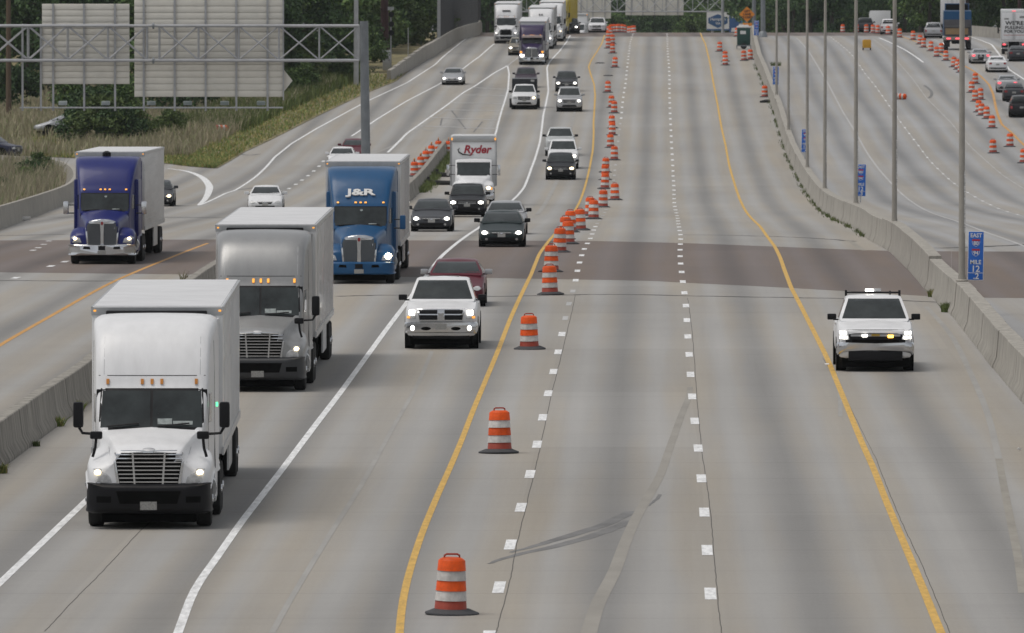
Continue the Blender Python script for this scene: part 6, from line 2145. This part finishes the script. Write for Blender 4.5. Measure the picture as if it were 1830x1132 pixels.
TP = [tree_protos(1, 12, 4.6, 9000, LEAF), tree_protos(2, 11, 4.2, 8500, LEAFD), tree_protos(3, 13, 4.0, 9000, LEAFD), tree_protos(4, 10, 4.6, 8500, LEAF), tree_protos(5, 12.5, 5.0, 9500, LEAFD)]
BP = [tree_protos(6, 3.0, 1.9, 3600, LEAFL, .20, .0), tree_protos(7, 2.6, 2.1, 3600, LEAFD, .20, .0), tree_protos(8, 3.4, 2.0, 3600, LEAF, .20, .0)]


def tree(label, cat, x, Y, sc, proto, group, dz=0, name='tree', sink=0):
    t = thing(name, label, cat, (x, Y, gz(Y) + dz - sink), (0, 0, rng.uniform(0, 6.28)), group)
    t.scale = (sc * rng.uniform(.92, 1.1), sc * rng.uniform(.92, 1.1), sc)
    share('trunk', proto[0], t)
    share('crown', proto[1], t)
    return t


def px2x(px, Y):
    return ray(px, 300)[0] * Y


# woods behind the sign gantry, row by row
k = 0
for j, (Y, n, x0, x1, sc) in enumerate(((775, 9, -30, 500, .95), (815, 9, -10, 540, 1.05), (860, 10, -30, 600, 1.15), (915, 10, -20, 640, 1.25))):
    for i in range(n):
        px = x0 + (x1 - x0) * (i + rng.uniform(.15, .85)) / n
        yy = Y + rng.uniform(-14, 14)
        tree('dark tree, %s from the left in the %s row of the left woods' % (ordinal(i), ('front', 'second', 'third', 'rear')[j]), 'tree', px2x(px, yy), yy, sc * rng.uniform(.85, 1.12), TP[(i * 2 + j) % 5], 'woods at upper left')
for i in range(8):
    Y = (965 if i < 3 else 1150) + rng.uniform(-10, 30)
    tree('tall leafy tree, %s from the left above the fenced parapet' % ordinal(i), 'tree', px2x(620 + i * 36, Y), Y, 1.05 * rng.uniform(.9, 1.15), TP[i % 5], 'trees behind the parapet', sink=2)
for i in range(4):
    Y = 930 + i * 9
    tree('leafy tree, %s from the left beside the fence end post' % ordinal(i), 'tree', px2x(672 + i * 22, Y), Y, .8 * rng.uniform(.9, 1.15), TP[(i * 2 + 1) % 5], 'trees by the fence end')
for i in range(7):
    Y = 915 + i * 8 + rng.uniform(-3, 3)
    tree('dense green shrub, %s from the left between the railway signal and the parapet' % ordinal(i), 'shrub', px2x(668 + i * 15, Y), Y, 1.5 * rng.uniform(.85, 1.2), BP[(i * 2) % 3], 'shrubs by the parapet', name='shrub')
# beyond the crest
for i in range(15):
    Y = 1500 + rng.uniform(-30, 60)
    px = 870 + i * 37
    tree('hazy dark tree, %s from the left beyond the crest' % ordinal(i), 'tree', px2x(px, Y), Y, rng.uniform(.78, .98), TP[(i * 3) % 5], 'trees beyond the crest')
for i in range(14):
    Y = 1590 + rng.uniform(-20, 60)
    px = 880 + i * 38
    tree('hazy tree in the rear row beyond the crest, %s from the left' % ordinal(i), 'tree', px2x(px, Y), Y, rng.uniform(.95, 1.2), TP[(i * 2 + 1) % 5], 'trees beyond the crest')
for i in range(9):
    Y = 1230 + rng.uniform(-20, 60)
    tree('dark hazy tree, %s from the left behind the light poles' % ordinal(i), 'tree', px2x(1385 + i * 33, Y), Y, rng.uniform(.9, 1.1), TP[(i * 2) % 5], 'trees behind the light poles')
for i in range(10):
    Y = 1300 + rng.uniform(-10, 40)
    tree('hazy rear tree, %s from the left behind the light poles' % ordinal(i), 'tree', px2x(1370 + i * 33, Y), Y, rng.uniform(1.1, 1.3), TP[(i * 3 + 1) % 5], 'trees behind the light poles')
for i in range(7):
    Y = 1055 + rng.uniform(0, 50)
    tree('dense green tree, %s from the left above the beige wall' % ordinal(i), 'tree', px2x(1660 + i * 34, Y), Y, rng.uniform(.9, 1.15), TP[(i * 2 + 3) % 5], 'trees above the right wall')
for i in range(7):
    Y = 1120 + rng.uniform(0, 40)
    tree('green rear tree, %s from the left above the beige wall' % ordinal(i), 'tree', px2x(1645 + i * 36, Y), Y, rng.uniform(1.1, 1.3), TP[(i * 3 + 2) % 5], 'trees above the right wall')
# shrubs on the bank
bush = [(150, 258, 1.3, 1), (185, 262, 1.45, 0), (215, 262, 1.3, 1), (240, 255, 1.1, 0), (205, 232, 1.5, 2), (165, 236, 1.4, 1), (140, 214, 1.3, 2), (300, 208, 1.8, 1), (275, 196, 1.6, 2), (330, 200, 1.5, 1),
        (520, 160, 1.0, 0), (545, 170, .9, 2), (480, 178, 1.2, 1), (300, 245, .8, 0), (420, 60, 1.6, 0), (530, 55, 1.8, 0), (20, 200, 1.6, 1), (610, 150, .9, 2),
        (660, 130, 1.2, 2), (650, 112, 1.5, 1), (600, 118, 1.6, 1), (560, 130, 1.5, 1)]
for i, (x, y, sc, pr) in enumerate(bush):
    p = G(x, y) if y > 100 else G(x, 150)
    tree('low leafy shrub on the grassy bank, %s listed along the left verge' % ordinal(i), 'shrub', p.x, p.y, sc * .85, BP[pr], 'shrubs on the left bank', name='shrub')
for i, (x, y, sc) in enumerate(((53, 330, .55), (70, 322, .5), (40, 338, .45), (5, 352, .4))):
    p = G(x, y)
    tree('small leafy weed bush %s from the right inside the loop ramp wall' % ('first', 'second', 'third', 'fourth')[i], 'shrub', p.x, p.y, sc, BP[(i + 1) % 3], 'bushes inside the loop', name='shrub')


# grasses ------------------------------------------------------------
def grassmat(name, cols):
    return leafmat(name, cols, .55)


REED = grassmat('dry_reeds', [(0.243, 0.2171, 0.1476), (0.3298, 0.2951, 0.2083), (0.4166, 0.3646, 0.2604), (0.1736, 0.2344, 0.0868)])
GRS = grassmat('verge_grass_blades', [(0.1394, 0.214, 0.0632), (0.186, 0.2604, 0.0781), (0.3162, 0.307, 0.1116), (0.4278, 0.3442, 0.1488)])
GREENG = grassmat('green_weeds', [(0.0715, 0.104, 0.0338), (0.1105, 0.1495, 0.0468), (0.156, 0.1755, 0.065)])


def blades(name, P, hmin, hmax, wid, m, parent=None, lean=.35, o=None):
    """P: n x 3 foot points; one bent blade each"""
    n = len(P)
    h = nr.uniform(hmin, hmax, n)
    a = nr.uniform(0, 6.283, n)
    sx = np.stack([np.cos(a), np.sin(a), np.zeros(n)], 1) * (wid * nr.uniform(.5, 1.2, n))[:, None]
    ln = np.stack([nr.normal(0, lean, n) * h, nr.normal(0, lean, n) * h, h], 1)
    mid = P + ln * np.array([.35, .35, .6])
    tip = P + ln
    V = np.stack([P - sx, P + sx, mid + sx * .8, mid - sx * .8, tip], 1).reshape(-1, 3)
    b = np.arange(n)[:, None] * 5
    F = np.concatenate([np.concatenate([b, b + 1, b + 2, b + 3], 1).ravel()])
    T = np.concatenate([b + 3, b + 2, b + 4], 1).ravel()
    me = bpy.data.meshes.new(name)
    me.vertices.add(len(V)); me.vertices.foreach_set('co', V.ravel())
    me.loops.add(n * 7); me.loops.foreach_set('vertex_index', np.concatenate([F, T]).astype(np.int32))
    me.polygons.add(2 * n)
    me.polygons.foreach_set('loop_start', np.concatenate([np.arange(n) * 4, n * 4 + np.arange(n) * 3]).astype(np.int32))
    me.update(calc_edges=True)
    me.materials.append(m)
    ob = link(bpy.data.objects.new(name, me), parent)
    return ob


def area(n, y0, y1, f0, f1, dz=.03):
    Y = nr.uniform(y0, y1, n)
    s = nr.random(n)
    a = np.array([f0(y) for y in Y]); b = np.array([f1(y) for y in Y])
    X = a + (b - a) * s
    Z = np.interp(Y, _Yf, _zf) + dz
    return np.stack([X, Y, Z], 1)


def fl(Y):
    return max(verge_left(Y), -915 * Y / FPX - 3)


P = area(60000, P_TIP.Y0 + 1, 830, fl, lambda Y: P_GRASS.X(Y) - .15)
tagk = kind(blades('short_grass', P, .08, .32, .035, GRS, None, .4), 'stuff')
P = area(70000, 640, 800, fl, lambda Y: P_GRASS.X(Y) - 3.2 - (Y - 640) * .004)
keep = (np.sin(P[:, 0] * .5 + P[:, 1] * .09) + nr.normal(0, .8, len(P))) > -.6
car_gap = (P[:, 1] > 655) & (P[:, 1] < YD(247)) & (np.abs(P[:, 0] / P[:, 1] * FPX + 915 - 92) < 36) & (nr.random(len(P)) < .8)
keep &= ~car_gap
kind(blades('dry_reed_bank', P[keep], .3, 1.15, .035, REED, None, .22), 'stuff')
P = area(9000, 690, 830, lambda Y: P_GRASS.X(Y) - 9, lambda Y: P_GRASS.X(Y) - 3)
kind(blades('tall_green_grass', P, .5, 1.3, .04, GREENG, None, .25), 'stuff')
# inside the loop wall
W2 = [G(*p) for p in LW]
poly = [(w.x, w.y) for w in W2]


def inside(x, y):
    c = False
    for i in range(len(poly)):
        (x1, y1), (x2, y2) = poly[i], poly[i - 1]
        if (y1 > y) != (y2 > y) and x < (x2 - x1) * (y - y1) / (y2 - y1) + x1:
            c = not c
    return c


x0, x1 = min(p[0] for p in poly), max(p[0] for p in poly)
y0, y1 = min(p[1] for p in poly), max(p[1] for p in poly)
Q = [(x, y, gz(y)) for x, y in zip(nr.uniform(x0, x1, 40000), nr.uniform(y0, y1, 40000)) if inside(x + .35, y)]
kind(blades('dry_reeds', np.array(Q), .7, 1.7, .03, REED, None, .2), 'stuff')
# weeds along the median barrier foot and the left barrier foot
P = []
for _ in range(4200):
    Y = rng.uniform(YD(425), YD(112))
    w = .5 + .5 * math.sin(Y * .35) * math.sin(Y * .083 + 1)
    if rng.random() < max(0, 1.5 * w - .35):
        P.append((P_MED.X(Y) - abs(rng.gauss(0, .11)), Y, gz(Y)))
kind(blades('barrier_weeds', np.array(P), .05, .24, .018, GREENG, None, .4), 'stuff')
P = []
for _ in range(3500):
    Y = rng.uniform(YD(345), YD(276))
    P.append((P_BAR.X(Y) + abs(rng.gauss(0, .25)), Y, gz(Y)))
kind(blades('barrier_weeds', np.array(P), .08, .45, .025, GREENG, None, .4), 'stuff')
for i, (lab, x, y, r, h, n, m) in enumerate((('green weed clump at the foot of the median barrier by the work pickup', 1693, 558, .18, .34, 420, GREENG), ('small brown tuft at the median barrier where the asphalt band ends', 1668, 531, .16, .3, 200, GRS),
                                             ('dry grass tuft at the foot of the left barrier, bottom left corner', 4, 846, .10, .26, 130, GRS), ('green tuft with a stain at the foot of the left barrier', 65, 798, .08, .15, 90, GREENG),
                                             ('dry grass tuft at the left barrier beside the white truck mirror', 106, 762, .11, .28, 150, GRS), ('tall weed at the left barrier just left of the white truck', 140, 735, .14, .30, 160, GRS),
                                             ('leafless dry weed on top of the ramp barrier by the grey trailer', 328, 508, .1, .55, 40, REED), ('green tuft on the far side of the median near the crest', 1386, 118, .5, .5, 200, GREENG))):
    p = G(x, y)
    a = nr.uniform(0, 6.283, n)
    rr = r * np.sqrt(nr.random(n))
    P = np.stack([np.cos(a) * rr, np.sin(a) * rr * 2.2, np.zeros(n)], 1)
    o = blades('weed_clump', P, h * .35, h, .016, m, None, .45)
    o.location = p
    tag(o, lab, 'weed', 'weed clumps')

# ================================================================== the air
lo, hi = -8.0, 60.0
hz = MB().box(-2300, 2300, -120, 5000, lo - 25, hi).build('haze', mat('haze_tmp', (1, 1, 1)), None, False)
kind(hz, 'stuff')
m = bpy.data.materials.new('haze_air')
m.use_nodes = True
t = m.node_tree
for n_ in list(t.nodes):
    t.nodes.remove(n_)
ou = t.nodes.new('ShaderNodeOutputMaterial')
vo = t.nodes.new('ShaderNodeVolumePrincipled')
vo.inputs['Color'].default_value = (.86, .93, 1.0, 1)
vo.inputs['Density'].default_value = HAZE
vo.inputs['Anisotropy'].default_value = .2
t.links.new(vo.outputs[0], ou.inputs['Volume'])
hz.data.materials[0] = m
